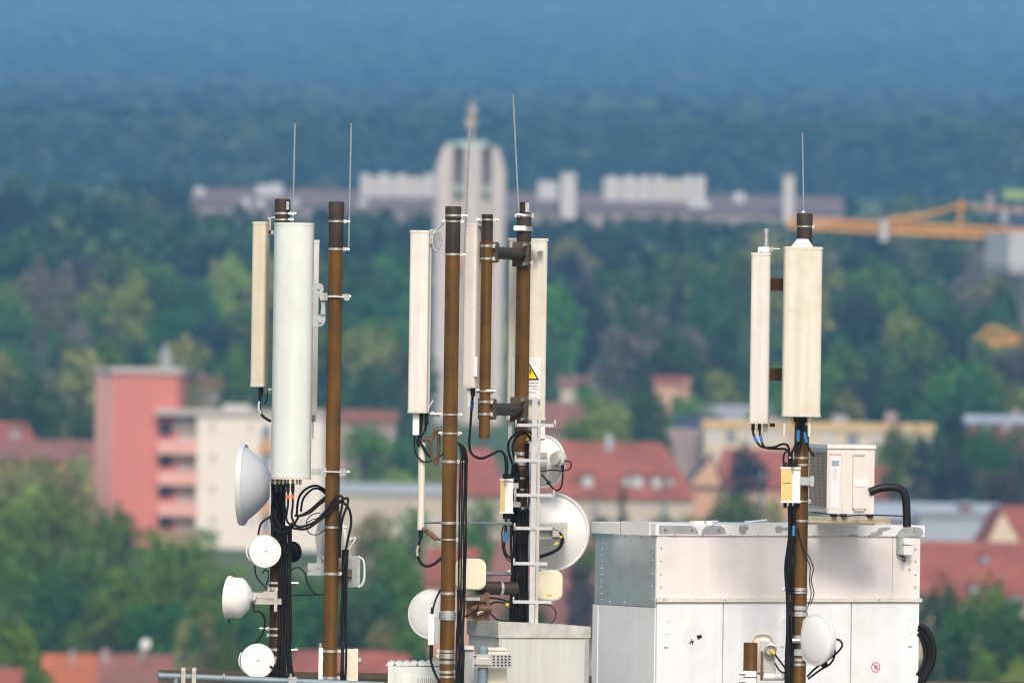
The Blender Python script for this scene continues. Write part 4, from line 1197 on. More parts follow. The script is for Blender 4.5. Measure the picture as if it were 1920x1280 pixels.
bundle(mA, 'black cable in the thick bundle below the wide white panel', 'cables strapped down the mast of the round dishes', [-11, -7, -3, 0, 4, 7, 10], 905, 1010, -.075, 2.8, 2.5, 3)
bundle(mA, 'black cable in the thick bundle below the wide white panel', 'cables strapped down the mast of the round dishes', [4, 7, 10, 13, 16, 19, 22, 25], 985, 1275, -.07, 2.5, 1.5, 4, bend=lambda i, t: max(0, t - .82) * (i - 3) * 12)
bundle(mB, 'black cable in the strand down the right flank of the plain mast', 'cables strapped down the plain mast', [21, 25, 29], 1030, 1285, -.02, 2.4, 1.2, 5)
for o in list(COL.objects):
    if o.get('group') == 'cables strapped down the plain mast':
        o['label'] = 'black cable in the strand strapped along the plain mast'
bundle(mC, 'thin black cable in the strand strapped along the tall mast', 'cables strapped down the tall mast', [20, 24, 28, 32], 862, 1115, -.02, 1.9, .8, 6)
bundle(mC, 'thin black cable in the strand strapped along the tall mast', 'cables strapped down the tall mast', [19, 23, 26, 30], 1105, 1290, -.03, 2.3, 1.5, 7)
bundle(mE, 'black cable in the dense bundle behind the ladder', 'cables strapped down the ladder mast', [-15, -11, -8, -4, 0, 4, 8, 12, 15], 955, 1168, -.075, 2.6, 1.6, 8)
bundle(mE, 'black cable in the dense bundle behind the ladder', 'cables strapped down the ladder mast', [-14, -9, -6], 870, 965, -.07, 2.6, 1.8, 9)
bundle(mE, 'black cable in the dense bundle behind the ladder', 'cables strapped down the ladder mast', [10, 14], 830, 965, -.06, 2.0, 2.2, 10)
bundle(mI, 'black cable in the strand down the lone mast', 'cables strapped down the lone mast', [-22, -19, -16], 948, 1290, -.03, 2.6, 1.6, 11, bend=lambda i, t: -5 * math.sin(min(1, max(0, (t - .2) / .3)) * PI) * (1 - i * .4))
bundle(mI, 'black cable in the strand down the lone mast', 'cables strapped down the lone mast', [-10, -13], 948, 1290, -.065, 1.6, 1.5, 12)

G = 'cable loops between the wide panel and the plain mast'
cable('outer high cable arch running behind the plain mast', G, [(556, 968), (560, 934), (574, 916), (592, 910), (606, 916), (618, 926)], 2.3, 60.12)
cable('inner high cable arch running behind the plain mast', G, [(564, 959), (568, 936), (581, 920), (593, 915), (606, 921), (618, 934)], 2.1, 60.14)
cable('cable rising gently from the bundle to behind the plain mast', G, [(556, 968), (568, 964), (580, 957), (594, 945), (608, 933), (620, 927)], 2.4, 60.1)
cable('cable sagging below its neighbour before the plain mast', G, [(552, 966), (566, 966), (582, 960), (596, 948), (609, 938), (622, 930)], 2.2, 60.08)
cable('cable sweeping across the front of the plain mast, uppermost', G, [(545, 980), (562, 987), (582, 982), (597, 972), (614, 953), (626, 936), (636, 929), (643, 934), (641, 950), (637, 978), (636, 1044)], 2.4, 59.92)
cable('cable sweeping across the front of the plain mast, with the sharpest bend', G, [(549, 990), (574, 991), (595, 978), (617, 960), (631, 944), (643, 936), (652, 934), (651, 947), (642, 973), (638, 1011), (637, 1045)], 2.4, 59.91)
cable('cable bowing outward past the flank of the plain mast', G, [(606, 968), (624, 950), (637, 941), (649, 946), (657, 962), (658, 985), (652, 1012), (647, 1040), (643, 1075)], 2.4, 59.93)
cable('cable curling under the wide panel, outer', G, [(508, 955), (512, 985), (523, 996), (541, 994), (553, 982)], 2.3, 60.05)
cable('cable curling under the wide panel, inner', G, [(516, 955), (520, 978), (532, 988), (549, 984), (560, 968)], 2.3, 60.04)
cable('straight cable dropping from an orange marked connector, nearer the dish', G, [(540, 915), (540, 945), (537, 972), (545, 985)], 2.1, 59.96)
cable('straight cable dropping from an orange marked connector, nearer the mast', G, [(549, 915), (549, 945), (547, 968), (555, 986)], 2.1, 59.96)
cable('white thin drip wire at the edge of the wide panel', None, [(507, 899), (507, 930), (506, 965)], 1.2, 60.0)
COL.objects[-1].data.materials[0] = MATS['pvc']
cable('fine wire ring hanging in the cable loops', None, [(601, 961), (592, 962), (581, 967), (575, 977), (575, 990), (580, 999), (588, 1002), (597, 1001), (608, 993)], 1.0, 59.98)
cable('fine wire arc above the wire ring', None, [(575, 980), (585, 974), (597, 970), (606, 962)], .9, 59.98)
cable('short cable from the bundle to the top of the upper drum dish', None, [(508, 968), (500, 972), (489, 982), (484, 1002)], 2.0, 60.15)
cable('thin cable hanging below the upper drum dish', None, [(478, 1060), (479, 1074), (486, 1088), (502, 1104)], 1.4, 60.2)
cable('short hooked cable beside the upper drum dish', None, [(492, 1074), (497, 1068), (503, 1072), (503, 1084), (499, 1096)], 1.3, 60.2)
cable('thin cable arching across to the plain mast', None, [(546, 1068), (558, 1063), (571, 1073), (577, 1094), (590, 1112), (604, 1114), (612, 1114)], 1.4, 60.1)
cable('thin level cable reaching to the plain mast', None, [(545, 1115), (575, 1115), (612, 1114)], 1.0, 60.12)
cable('cable looping from the sideways drum down to the lowest drum', None, [(476, 1130), (476, 1144), (489, 1148), (497, 1162), (493, 1186), (482, 1202), (470, 1209)], 1.9, 60.2)
cable('cable from the lowest drum into the mast foot', None, [(506, 1248), (520, 1256), (536, 1266), (548, 1276)], 2.0, 60.1)

cable('thin cable looping below the cream panel box', None, [(777, 818), (778, 845), (788, 861), (800, 866), (818, 860), (836, 846)], 1.5, 59.78)
cable('black cable between the cream panel and its tube antenna', None, [(790, 790), (789, 806), (785, 822), (794, 838), (802, 852), (812, 858)], 2.4, 59.78)
cable('black cable from the second plug of the cream panel', None, [(800, 790), (797, 806), (789, 818), (782, 826), (786, 838)], 2.2, 59.77)
cable('cable hooking from the foot of the tube antenna to the tall mast', None, [(788, 1010), (785, 1024), (784, 1042), (790, 1056), (801, 1061), (815, 1056), (830, 1043)], 2.8, 59.76)
MB().ptube([(784.5, 1022), (782, 1032), (783, 1042)], 2.6, 59.745).build('sleeve', 'steel', COL.objects[-1])
cable('cable from the tall mast to the small white unit', None, [(826, 1104), (816, 1126), (811, 1146)], 1.8, 59.6)
cable('cable hanging from the small white unit beside the tall mast', None, [(809, 1220), (808, 1238), (814, 1258), (823, 1278), (830, 1300)], 2.4, 59.58)
for i, ofs in enumerate((0, 3.5, 7, 10.5)):
    cable('cable curving out from behind the tall mast into its strand', 'cables curving out of the tall mast', [(852, 828 + ofs * .3), (860, 832 - ofs * .1), (864 + ofs * .8, 842), (866 + ofs, 868)], 1.8, 59.72)

cable('cable with a blue mark swinging from the stub pole panel', None, [(887, 735), (885, 757), (882, 799), (880, 834), (886, 852), (903, 859), (923, 851), (936, 845), (945, 851), (950, 868), (950, 895)], 2.4, 60.2, [((885.5, 752), (884.2, 768), 'cable_tape', 3.4)])
cable('thick boot cable above the filter box behind the ladder', None, [(948, 856), (950, 872), (949, 895)], 3.6, 60.55)
cable('outer cable hoop over the ladder mast', 'cable hoops on the ladder mast', [(1000, 818), (992, 809), (978, 808), (962, 817), (953, 832), (955, 852), (963, 876), (970, 900), (972, 960)], 2.4, 60.68)
cable('inner cable hoop over the ladder mast', 'cable hoops on the ladder mast', [(998, 828), (988, 813), (976, 814), (965, 824), (961, 840), (965, 862), (972, 884), (974, 920), (976, 960)], 2.2, 60.7)
cable('cable with a blue mark below the filter box', None, [(949, 964), (948, 985), (948, 1003), (945, 1025), (950, 1040), (962, 1049)], 2.6, 60.6, [((948, 996), (946.6, 1016), 'cable_tape', 3.4)])
cable('thin cable loop left of the ladder mast bundle', None, [(944, 985), (941, 1000), (943, 1030), (951, 1048), (962, 1054)], 1.3, 60.6)
COL.objects[-1]['label'] = 'thin cable loop between the filter box and the ladder mast bundle'
cable('thin cable drooping under the cream square antenna by the ladder', None, [(1005, 1132), (1030, 1134), (1042, 1146), (1040, 1160), (1029, 1170)], 1.1, 60.7)
cable('upper cable from the cross tube bracket to the ladder mast', None, [(872, 1126), (894, 1121), (930, 1121), (962, 1130)], 1.9, 60.45)
cable('middle cable from the cross tube bracket to the ladder mast', None, [(912, 1136), (930, 1128), (950, 1132), (964, 1142)], 1.7, 60.45, [((948, 1132), (954, 1134), 'yellow_tape', 2.6)])
cable('drooping lowest cable from the cross tube bracket to the ladder mast', None, [(914, 1140), (922, 1152), (936, 1162), (964, 1164)], 1.6, 60.45)
cable('short cable at the bracket beside the tall mast', None, [(868, 1156), (880, 1152), (890, 1146), (898, 1136)], 1.6, 60.3)

cable('cable with a blue mark swinging from the narrow panel to the filter box', None, [(1412, 800), (1413, 814), (1426, 836), (1450, 838), (1468, 832), (1478, 837), (1480, 858), (1478, 875)], 2.2, 59.52, [((1414, 818), (1420, 829), 'cable_tape', 2.9)])
cable('lower of the two cables from the narrow panel to the filter box', None, [(1424, 800), (1426, 820), (1434, 838), (1456, 841), (1473, 842), (1482, 852), (1484, 875)], 2.2, 59.53, [((1425.5, 815), (1429, 829), 'cable_tape', 2.9)])
cable('short looped cable on top of the larger filter box', None, [(1480, 846), (1472, 848), (1469, 860), (1470, 875)], 2.0, 59.5)
cable('cable with a blue mark falling from the broad panel toward the filter box', None, [(1497, 792), (1496, 815), (1490, 838), (1484, 852), (1488, 875)], 2.6, 59.36, [((1497, 806), (1496, 827), 'cable_tape', 3.2)])
cable('cable with a blue mark falling from the broad panel toward the air conditioner', None, [(1506, 792), (1509, 812), (1513, 832), (1519, 845), (1527, 855)], 2.6, 59.36, [((1508, 810), (1512, 829), 'cable_tape', 3.2)])
cable('thick cable clump straight under the broad panel', None, [(1500, 788), (1502, 806), (1499, 832), (1494, 850)], 4.2, 59.40)
cable('thin wire waving along the far flank of the lone mast, outer', 'thin wires on the lone mast', [(1513, 1036), (1521, 1052), (1525, 1068), (1521, 1086), (1526, 1112), (1520, 1132)], 1.0, 59.5)
cable('thin wire waving along the far flank of the lone mast, inner', 'thin wires on the lone mast', [(1496, 990), (1502, 1016), (1510, 1040), (1519, 1062), (1518, 1090), (1521, 1114), (1515, 1136)], 1.0, 59.43)
cable('cable from the yellow plug to the lone mast', None, [(1453, 1226), (1462, 1238), (1474, 1254), (1482, 1262)], 1.7, 59.48)
cable('short cable below the yellow plug', None, [(1453, 1242), (1460, 1254), (1468, 1260), (1480, 1261)], 1.6, 59.48)
cable('cable with a blue mark running into the cabin lid beside the lone mast', None, [(1489, 946), (1489, 975), (1487, 1005), (1483, 1030)], 2.2, 59.38, [((1488.5, 985), (1487.6, 1004), 'cable_tape', 3.0)])

# ================================================================== BACKGROUND
# ------------------------------------------------------------------ ground
def ground_mat():
    m, nt, b = _nodes('meadow')
    N, L = nt.nodes, nt.links
    tc = N.new('ShaderNodeTexCoord')
    a = N.new('ShaderNodeTexNoise'); a.inputs['Scale'].default_value = 0.03; a.inputs['Detail'].default_value = 8
    L.new(tc.outputs['Object'], a.inputs['Vector'])
    r = N.new('ShaderNodeValToRGB')
    r.color_ramp.elements[0].position = .35; r.color_ramp.elements[0].color = (.035, .075, .025, 1)
    r.color_ramp.elements[1].position = .68; r.color_ramp.elements[1].color = (.15, .15, .07, 1)
    e = r.color_ramp.elements.new(.52); e.color = (.075, .12, .035, 1)
    L.new(a.outputs['Fac'], r.inputs['Fac']); L.new(r.outputs['Color'], b.inputs['Base Color'])
    b.inputs['Roughness'].default_value = .95
    MATS['meadow'] = m


ground_mat()
gy = sorted(set(list(np.linspace(-150, 900, 60)) + list(np.linspace(900, 9190, 150))))
gx = list(np.linspace(-1100, 1100, 41))
k = MB()
for y in gy:
    for x in gx:
        k.v.append(V((x, y, TZ(y) + 0.8 * math.sin(x * .021 + y * .004) + .6 * math.sin(x * .05 - y * .013))))
nx = len(gx)
for j in range(len(gy) - 1):
    for i in range(nx - 1):
        k.f.append((j * nx + i, j * nx + i + 1, (j + 1) * nx + i + 1, (j + 1) * nx + i))
g = k.build('terrain', 'meadow', None, 180)
tag(g, 'green hillside rising away behind the town', None, None, 'structure')


# ------------------------------------------------------------------ buildings
def bbox(x0, y0, x1, y1, d, dep):
    """box whose camera side face covers these photo pixels at distance d"""
    return MB().pbox(x0, y0, x1, y1, d, dep)


def base_row(d):
    return HOR + (ZC - (TZ(d) - 1.0)) / d * FP


def house(label, x0, x1, ridge, eave, d, dep, wall='bg_beige_wall', roof='bg_red_roof', hip=0.0, front=False, chim=(), wins=(), dorm=(), cat='house', group=None, name='house', over=.4, skew=0.0, base=None):
    """pitched roof house: pixel columns of the wall, rows of ridge and eave; hip = share of the ridge cut at each end"""
    s = d / FP
    b = W((x0 + x1) / 2, eave, d)
    w = (x1 - x0) * s
    hr = (eave - ridge) * s
    zb = TZ(d) - 1 if base is None else base
    t = thing(name, label, cat, V((b.x, d + dep / 2, zb)), group)
    MB().box((b.x, d + dep / 2, (zb + b.z) / 2), w, dep, b.z - zb).build('wall', wall, t)
    k = MB()
    X0, X1, Y0, Y1, z = b.x - w / 2 - over, b.x + w / 2 + over, d - over, d + dep + over, b.z - .15
    th_ = .25
    if front:      # gable towards the camera
        pts = [(X0, z), (b.x + skew * s, z + hr), (X1, z)]
        k._add([V((x, y, zz)) for y in (Y0, Y1) for x, zz in pts], [(0, 1, 2), (5, 4, 3), (0, 3, 4, 1), (1, 4, 5, 2), (0, 2, 5, 3)])
        gb = MB(); gb._add([V((b.x - w / 2, Y0 - .05, z + .1)), V((b.x + skew * s, Y0 - .05, z + hr - .35)), V((b.x + w / 2, Y0 - .05, z + .1)), V((b.x - w / 2, Y0 + .2, z + .1)), V((b.x + skew * s, Y0 + .2, z + hr - .35)), V((b.x + w / 2, Y0 + .2, z + .1))], [(0, 1, 2), (5, 4, 3), (0, 3, 4, 1), (1, 4, 5, 2), (2, 5, 3, 0)])
        gb.build('gable', wall, t)
    else:
        ym = (Y0 + Y1) / 2
        hx = hip * w
        k._add([V((X0, Y0, z)), V((X1, Y0, z)), V((X1, Y1, z)), V((X0, Y1, z)), V((X0 + hx, ym, z + hr)), V((X1 - hx, ym, z + hr))],
               [(3, 2, 1, 0), (0, 1, 5, 4), (2, 3, 4, 5), (1, 2, 5), (3, 0, 4)])
    rf = k.build('roof', roof, t, 0)
    for c in chim:
        p = W(c[0], c[1], d + dep / 2 * .9)
        h_ = max(1.6, (c[2] if len(c) > 2 else 20) * s)
        MB().box(p - V((0, 0, h_ / 2)), (c[3] if len(c) > 3 else 12) * s, .8, h_).build('chimney', c[4] if len(c) > 4 else 'bg_mauve_wall', rf)
    for c in wins:
        o = bbox(c[0], c[1], c[2], c[3], d - .06, .2).build('window', c[4] if len(c) > 4 else 'bg_glass', t)
    for c in dorm:
        # dormers push out of the sloping roof
        fr_ = (eave - (c[1] + c[3]) / 2) / max(1, eave - ridge)
        yd = d + dep / 2 * fr_ - 1.0
        o = bbox(c[0], c[1], c[2], c[3], yd, 2.6).build('dormer', c[4] if len(c) > 4 else 'bg_window', rf)
        bbox(c[0] - 3, c[1] - 5, c[2] + 3, c[1], yd - .2, 2.9).build('dormer_roof', roof, rf)
    return t


def flat(label, x0, x1, top, d, dep, wall, cap=None, caph=8, wins=(), name='flat_roofed_building', cat='building', extra=(), base=None):
    s = d / FP
    p = W((x0 + x1) / 2, top, d)
    w = (x1 - x0) * s
    zb = TZ(d) - 1 if base is None else base
    t = thing(name, label, cat, V((p.x, d + dep / 2, zb)))
    hc_ = caph * s if cap else 0
    MB().box((p.x, d + dep / 2, (zb + p.z - hc_) / 2), w, dep, p.z - hc_ - zb).build('wall', wall, t)
    if cap:
        MB().box((p.x, d + dep / 2, p.z - hc_ / 2), w + .5, dep + .5, hc_).build('roof', cap, t)
    for c in wins:
        bbox(c[0], c[1], c[2], c[3], d - .05, .2).build('window', c[4] if len(c) > 4 else 'bg_glass', t)
    for c in extra:
        bbox(c[0], c[1], c[2], c[3], d + c[6], c[5]).build(c[7], c[4], t)
    return t


# the salmon and white apartment block
D = 725; s = D / FP
ab = thing('apartment_block', 'salmon stair tower with a white four storey apartment wing', 'building', V((W(390, 800, D).x, D + 6, TZ(D) - 1)))
zb = TZ(D) - 1


def full(x0, x1, top, d, dep):
    p = W((x0 + x1) / 2, top, d)
    return MB().box((p.x, d + dep / 2, (p.z + zb) / 2), (x1 - x0) * d / FP, dep, p.z - zb)


# tower: pale chamfer face and main face
p0, p1, p2, p3 = W(180, 699, D + 2.2), W(214, 699, D), W(334, 699, D), W(345, 699, D + 3)
k = MB(); zt_ = p1.z
poly = [(p1.x, D), (p2.x, D), (p3.x, D + 3), (p3.x, D + 9), (p0.x, D + 9), (p0.x, D + 2.2)]
k.prism(poly, V((0, 0, zb)), (1, 0, 0), (0, 1, 0), (0, 0, zt_ - zb)); k.build('stair_tower', 'bg_salmon', ab, 0)
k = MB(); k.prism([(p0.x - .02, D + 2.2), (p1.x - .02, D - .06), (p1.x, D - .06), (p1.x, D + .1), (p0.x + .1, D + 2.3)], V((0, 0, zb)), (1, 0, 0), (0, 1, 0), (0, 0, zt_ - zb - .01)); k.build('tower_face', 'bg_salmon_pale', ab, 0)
k = MB(); k.prism([(x + (-.25 if x < p1.x + 1 else .25), y + (-.3 if y < D + 1 else .3)) for x, y in poly], V((0, 0, zt_)), (1, 0, 0), (0, 1, 0), (0, 0, 11 * s)); k.build('tower_cap', 'bg_cap', ab, 0)
D2 = D - 1.2
full(299, 371, 778, D2 + 1.4, 9).build('loggia_core', 'bg_rail', ab, 0)
full(370, 607, 778, D2, 11).build('wall', 'bg_white', ab, 0)
MB().pbox(296, 768, 612, 779, D2 - .3, 12).build('roof', 'bg_cap', ab, 0)
MB().pbox(420, 758, 470, 768, D2 + 3, 4).build('roof_box', 'bg_window', ab, 0)
for i, y in enumerate((826, 884, 942, 1000)):
    MB().pbox(297, y, 371, y + 25, D2 - .1, 1.6).build('balcony', 'bg_salmon_pale', ab, 0)
for i, y in enumerate((794, 852, 910, 968)):
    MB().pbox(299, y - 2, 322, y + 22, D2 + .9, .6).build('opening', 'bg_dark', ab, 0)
    k = MB()
    for j in range(6):
        k.pbox(326 + j * 7.4, y - 2, 330.5 + j * 7.4, y + 12, D2 + .8, .7)
    k.pbox(324, y - 3, 370, y, D2 + .85, .6)
    k.build('screen', 'bg_cap', ab, 0)
    MB().pbox(488, y + 30, 513, y + 54, D2 - .5, .6).build('balcony', 'bg_orange', ab, 0)
    w_ = MB().pbox(490, y + 4, 508, y + 29, D2 - .05, .2).build('window', 'bg_glass', ab, 0)
    MB().pbox(560, y + 2, 572, y + 18, D2 - .04, .2).build('window', 'bg_rail', ab, 0)
    MB().pbox(394, y, 404, y + 14, D2 - .04, .2).build('window', 'bg_cap', ab, 0)
    MB().pbox(466, y, 476, y + 16, D2 - .04, .2).build('window', 'bg_rail', ab, 0)

# church tower with fluted shafts
DT = 1000.0; s = DT / FP
ct = thing('church_tower', 'tall pale concrete church tower with copper trim and two balls on its spike', 'church tower', V((W(880, 700, DT).x, DT + 4, TZ(DT) - 1)))
zb = TZ(DT) - 1


def shaft(x0, x1, top, yo, m, name, chx=0, lean=5.5):
    """upright shaft measured at row 500, with an optional sloping shoulder"""
    c = W((x0 + x1) / 2, 500, DT + yo)
    w = (x1 - x0) * s
    zt = W((x0 + x1) / 2, top, DT + yo).z
    r = w / 2
    k = MB()
    secs = [(r * math.cos(a), min(2.8, r) * math.sin(a)) for a in np.linspace(PI, 2 * PI, 9)] + [(r, 5), (-r, 5)]
    k.prism(secs, V((c.x, c.y, zb)), (1, 0, 0), (0, 1, 0), (0, 0, zt - zb))
    if chx:
        n = len(secs)
        for i, (x, y) in enumerate(secs):
            q = x / r * chx
            if q > 0: k.v[n + i].z -= q * 3.0
    return k.build(name, m, ct, 30)


shaft(812, 850, 273, 0, 'bg_concrete', 'shaft', chx=-1)
shaft(864, 903, 273, -.8, 'bg_concrete', 'shaft')
shaft(916, 946, 276, 0, 'bg_concrete', 'shaft', chx=1)
c = W(879, 500, DT + 4.2)
zt = W(879, 279, DT).z
MB().box((c.x, DT + 4.6, (zb + zt) / 2), 120 * s, 6.5, zt - zb).build('core', 'bg_slit', ct, 0)
for x0, x1 in ((846, 868), (900, 920)):
    q = W((x0 + x1) / 2, 374, DT); q5 = W((x0 + x1) / 2, 500, DT)
    MB().box((q5.x, DT + .9, (q.z + zb) / 2), (x1 - x0) * s, 1.2, q.z - zb).build('groove_wall', 'bg_concrete', ct, 0)
for x0, x1, y0, y1, yo in ((846, 870, 347, 362, -.3), (903, 922, 348, 363, -.3)):
    MB().pbox(x0 + 1, y0, x1, y1, DT + .3, 1.5).build('copper_band', 'bg_copper', ct, 0)
MB().pbox(858, 266, 916, 277, DT - .9, 6).build('copper_cap', 'bg_copper', ct, 0)
MB().pbox(838, 268, 866, 275, DT + .5, 5).build('copper_cap', 'bg_copper', ct, 0)
for x in (850, 911):
    MB().ring(W(x, 490, DT - .95), (0, 1, 0), 9 * s, 15 * s, .2, 28).build('clock_dial', 'bg_clockred', ct)
p = W(884, 268, DT + 2)
MB().cyl(p, W(887, 184, DT + 2), .22, .12, 8).build('spike', 'bg_ball', ct)
for x, y, r_ in ((882.8, 232.5, 10.5), (885.6, 210, 9)):
    MB().lathe([(r_ * s * math.sin(a), -r_ * s * math.cos(a)) for a in np.linspace(0, PI, 13)], W(x, y, DT + 2), (0, 0, 1), 20).build('ball', 'bg_ball', ct)

# long building behind the tower
DL = 1500.0; s = DL / FP
lb = thing('long_building', 'very long low building with a purple roof and white roof blocks below the wooded hill', 'building', V((W(970, 420, DL).x, DL + 7, TZ(DL) - 1)))
zb = TZ(DL) - 1
pa, pb_ = W(360, 384, DL), W(1580, 402, DL)
zw = pa.z
MB().box(((pa.x + pb_.x) / 2, DL + 7, (zb + zw) / 2), pb_.x - pa.x, 14, zw - zb).build('wall', 'bg_mauve_wall', lb, 0)
k = MB()
zr = zw + 34 * s
k._add([V((pa.x - .5, DL - .6, zw)), V((pb_.x + .5, DL - .6, zw)), V((pb_.x + .5, DL + 14.6, zw)), V((pa.x - .5, DL + 14.6, zw)), V((pa.x, DL + 7, zr)), V((pb_.x, DL + 7, zr))], [(3, 2, 1, 0), (0, 1, 5, 4), (2, 3, 4, 5), (1, 2, 5), (3, 0, 4)])
k.build('roof', 'bg_purple_roof', lb, 0)
for x0, y0, x1, y1 in ((683, 332, 814, 366), (1008, 341, 1045, 368), (1130, 336, 1322, 374), (1375, 362, 1396, 378), (505, 345, 530, 360), (482, 348, 505, 360), (365, 352, 384, 362)):
    b_ = MB().pbox(x0, y0, x1, y1 + 20, DL + 4, 6).build('roof_block', 'bg_rail' if x1 - x0 > 100 else 'bg_window', lb, 0)
    if x1 - x0 > 100:
        for x in ([684, 720, 752, 806] if x0 < 1000 else [1146, 1180, 1208, 1236, 1290, 1312]):
            MB().pbox(x - 8, y0 - 6, x + 8, y1 + 4, DL + 3.2, 2.5).build('roof_pier', 'bg_window', b_, 0)
for x0, y0, x1, y1 in ((452, 372, 470, 392), (482, 374, 496, 390), (544, 374, 560, 388), (672, 376, 690, 388), (1290, 378, 1330, 392)):
    MB().pbox(x0, y0, x1, y1, DL - .9, 1).build('dormer', 'bg_window', lb, 0)
for x0, x1, top, lab in ((1052, 1080, 328, 'wider white chimney shaft in front of the long purple roof'), (1469, 1489, 333, 'slimmer white chimney shaft near the end of the long purple roof')):
    p = W((x0 + x1) / 2, top, DL - 6); q = W((x0 + x1) / 2, 405, DL - 6)
    t = thing('chimney_shaft', lab, 'chimney', V((p.x, p.y, zb)))
    MB().box((p.x, p.y, (p.z + zb) / 2), (x1 - x0) * s, 2.6, p.z - zb).build('shaft', 'bg_concrete', t, 0)
    MB().box((p.x, p.y, p.z + .15), (x1 - x0) * s + .3, 2.9, .5).build('shaft_cap', 'bg_cap', t, 0)

# houses, from far to near
house('small mauve roofed house peeping out of trees, upper of two near the wide ivory panel', 1052, 1082, 703, 722, 985, 7, 'bg_beige_wall', 'bg_mauve_roof')
house('small red roofed house among trees close to the wide ivory panel', 1100, 1124, 704, 716, 1010, 7, 'bg_mauve_wall', 'bg_mauve_roof')
house('low red roofed house behind the dark green tree between the ladder and the lone mast', 1228, 1282, 701, 716, 985, 8, 'bg_peach', 'bg_red_roof')
house('small red gabled house beside the low red roof in the trees', 1278, 1304, 702, 720, 975, 7, 'bg_peach', 'bg_red_roof', front=True)
house('red roofed house partly hidden behind the salmon tower', 356, 412, 702, 728, 900, 8, 'bg_mauve_wall', 'bg_mauve_roof', chim=((378, 698, 14, 8),))
t = thing('lookout_turret', 'slim lavender turret just above the salmon tower', 'tower', V((W(311, 690, 880).x, 880, TZ(880) - 1)))
full_z = W(312, 668, 880)
MB().box((full_z.x, 882, (full_z.z + TZ(880) - 1) / 2), 22 * 880 / FP, 2, full_z.z - TZ(880) + 1).build('wall', 'bg_grey_roof', t, 0)
MB().cyl(V((full_z.x - .2, 882, full_z.z)), V((full_z.x - .2, 882, full_z.z + 1.5)), .6, .06, 8).build('spire', 'bg_grey_roof', t)

flat('long mauve roofed hall behind the white apartment wing', 600, 742, 768, 800, 10, 'bg_mauve_wall', 'bg_mauve_roof', 24, name='hall', cat='building')
house('house with a broad mauve roof behind the wide ivory panel', 1000, 1096, 752, 806, 800, 10, 'bg_mauve_wall', 'bg_mauve_roof', hip=.12)
flat('yellow banded flat building behind the narrow panel on the lone mast', 1322, 1480, 788, 840, 10, 'bg_cream', 'bg_yellow', 14, [(1362, 808, 1380, 830, 'bg_glass'), (1330, 806, 1350, 832, 'bg_window'), (1396, 808, 1412, 832, 'bg_window'), (1440, 806, 1456, 830, 'bg_window')])
flat('yellow flat building running behind the air conditioner', 1482, 1748, 793, 845, 10, 'bg_cream', 'bg_yellow', 16, [(1588, 812, 1610, 836, 'bg_glass'), (1538, 812, 1566, 832, 'bg_window'), (1632, 812, 1652, 834, 'bg_window'), (1690, 808, 1706, 826, 'bg_window')], extra=[(1560, 778, 1588, 794, 'bg_grey_roof', 3, 3, 'roof_box'), (1660, 772, 1680, 792, 'bg_mauve_wall', 2, 4, 'roof_box')])
house('grey roofed hall behind the yellow banded building', 1300, 1470, 757, 788, 905, 14, 'bg_mauve_wall', 'bg_grey_roof', hip=.06)
house('low dark navy roof beside the grey roofed hall', 1272, 1350, 776, 802, 868, 6, 'bg_navy_roof', 'bg_navy_roof')
flat('plain lavender grey house wall left of the yellow banded building', 1250, 1322, 803, 852, 9, 'bg_mauve_wall', None)
COL.objects['flat_roofed_building.002']['label'] = 'windowless lavender grey house wall under the navy roof'
house('red building with a pale mauve roof beyond the dark conifers', 1818, 1990, 776, 793, 860, 9, 'bg_red_roof', 'bg_blue_roof', wins=((1845, 797, 1858, 806, 'bg_window'), (1880, 797, 1895, 806, 'bg_window')), chim=((1905, 768, 16, 14),))

house('large red hipped house with a row of white dormers beside the ladder dishes', 985, 1298, 826, 931, 705, 12, 'bg_beige_wall', 'bg_red_roof', hip=.2,
      chim=((1142, 814, 22, 12, 'bg_blue_roof'), (1172, 846, 18, 14, 'bg_window')), dorm=((1092, 890, 1112, 912), (1184, 890, 1206, 914), (1222, 892, 1240, 914), (1168, 892, 1180, 910), (1250, 896, 1262, 910)),
      wins=((1012, 945, 1024, 965), (1060, 945, 1072, 965), (1110, 945, 1122, 965), (1240, 945, 1252, 965)))
house('steep dark blue roofed house with a peach gable beside the large hipped house', 1290, 1352, 846, 910, 745, 9, 'bg_peach', 'bg_navy_roof', front=True, skew=14)
house('red roofed house behind the dark conifer, close to the larger filter box', 1348, 1500, 838, 912, 770, 9, 'bg_peach', 'bg_red_roof', hip=.1, dorm=((1420, 880, 1436, 900),), wins=((1372, 925, 1386, 945), (1420, 925, 1434, 945)))
house('red gable end half hidden behind the air conditioner', 1600, 1684, 868, 930, 770, 9, 'bg_mauve_wall', 'bg_red_roof', hip=.3)
house('rose roofed house behind the strand of the tall mast', 846, 948, 838, 926, 735, 9, 'bg_beige_wall', 'bg_red_roof', hip=.38)
flat('low beige building with a blue grey roof behind the plain mast', 614, 850, 908, 700, 9, 'bg_beige_wall', 'bg_blue_roof', 18, name='garage', cat='building')
house('red roofed house with a dormer at the left picture edge', -70, 70, 788, 850, 770, 9, 'bg_mauve_wall', 'bg_red_roof', hip=.25, dorm=((18, 800, 40, 826, 'bg_mauve_wall'),))
COL.objects[[o.name for o in COL.objects if o.get('label', '').startswith('red roofed house with a dormer')][0]]['label'] = 'red hipped house with a mauve dormer before the dark green tree'
house('long mauve roofed house running up to the salmon tower', -60, 182, 822, 862, 760, 9, 'bg_orange', 'bg_mauve_roof')
flat('pale blue grey shed with a long flat roof right behind the cabin corner', 1722, 1872, 962, 640, 9, 'bg_blue_roof', 'bg_grey_roof', 6, name='shed', cat='shed')
COL.objects['shed']['label'] = 'pale blue grey shed wall behind the corner of the white cabin'
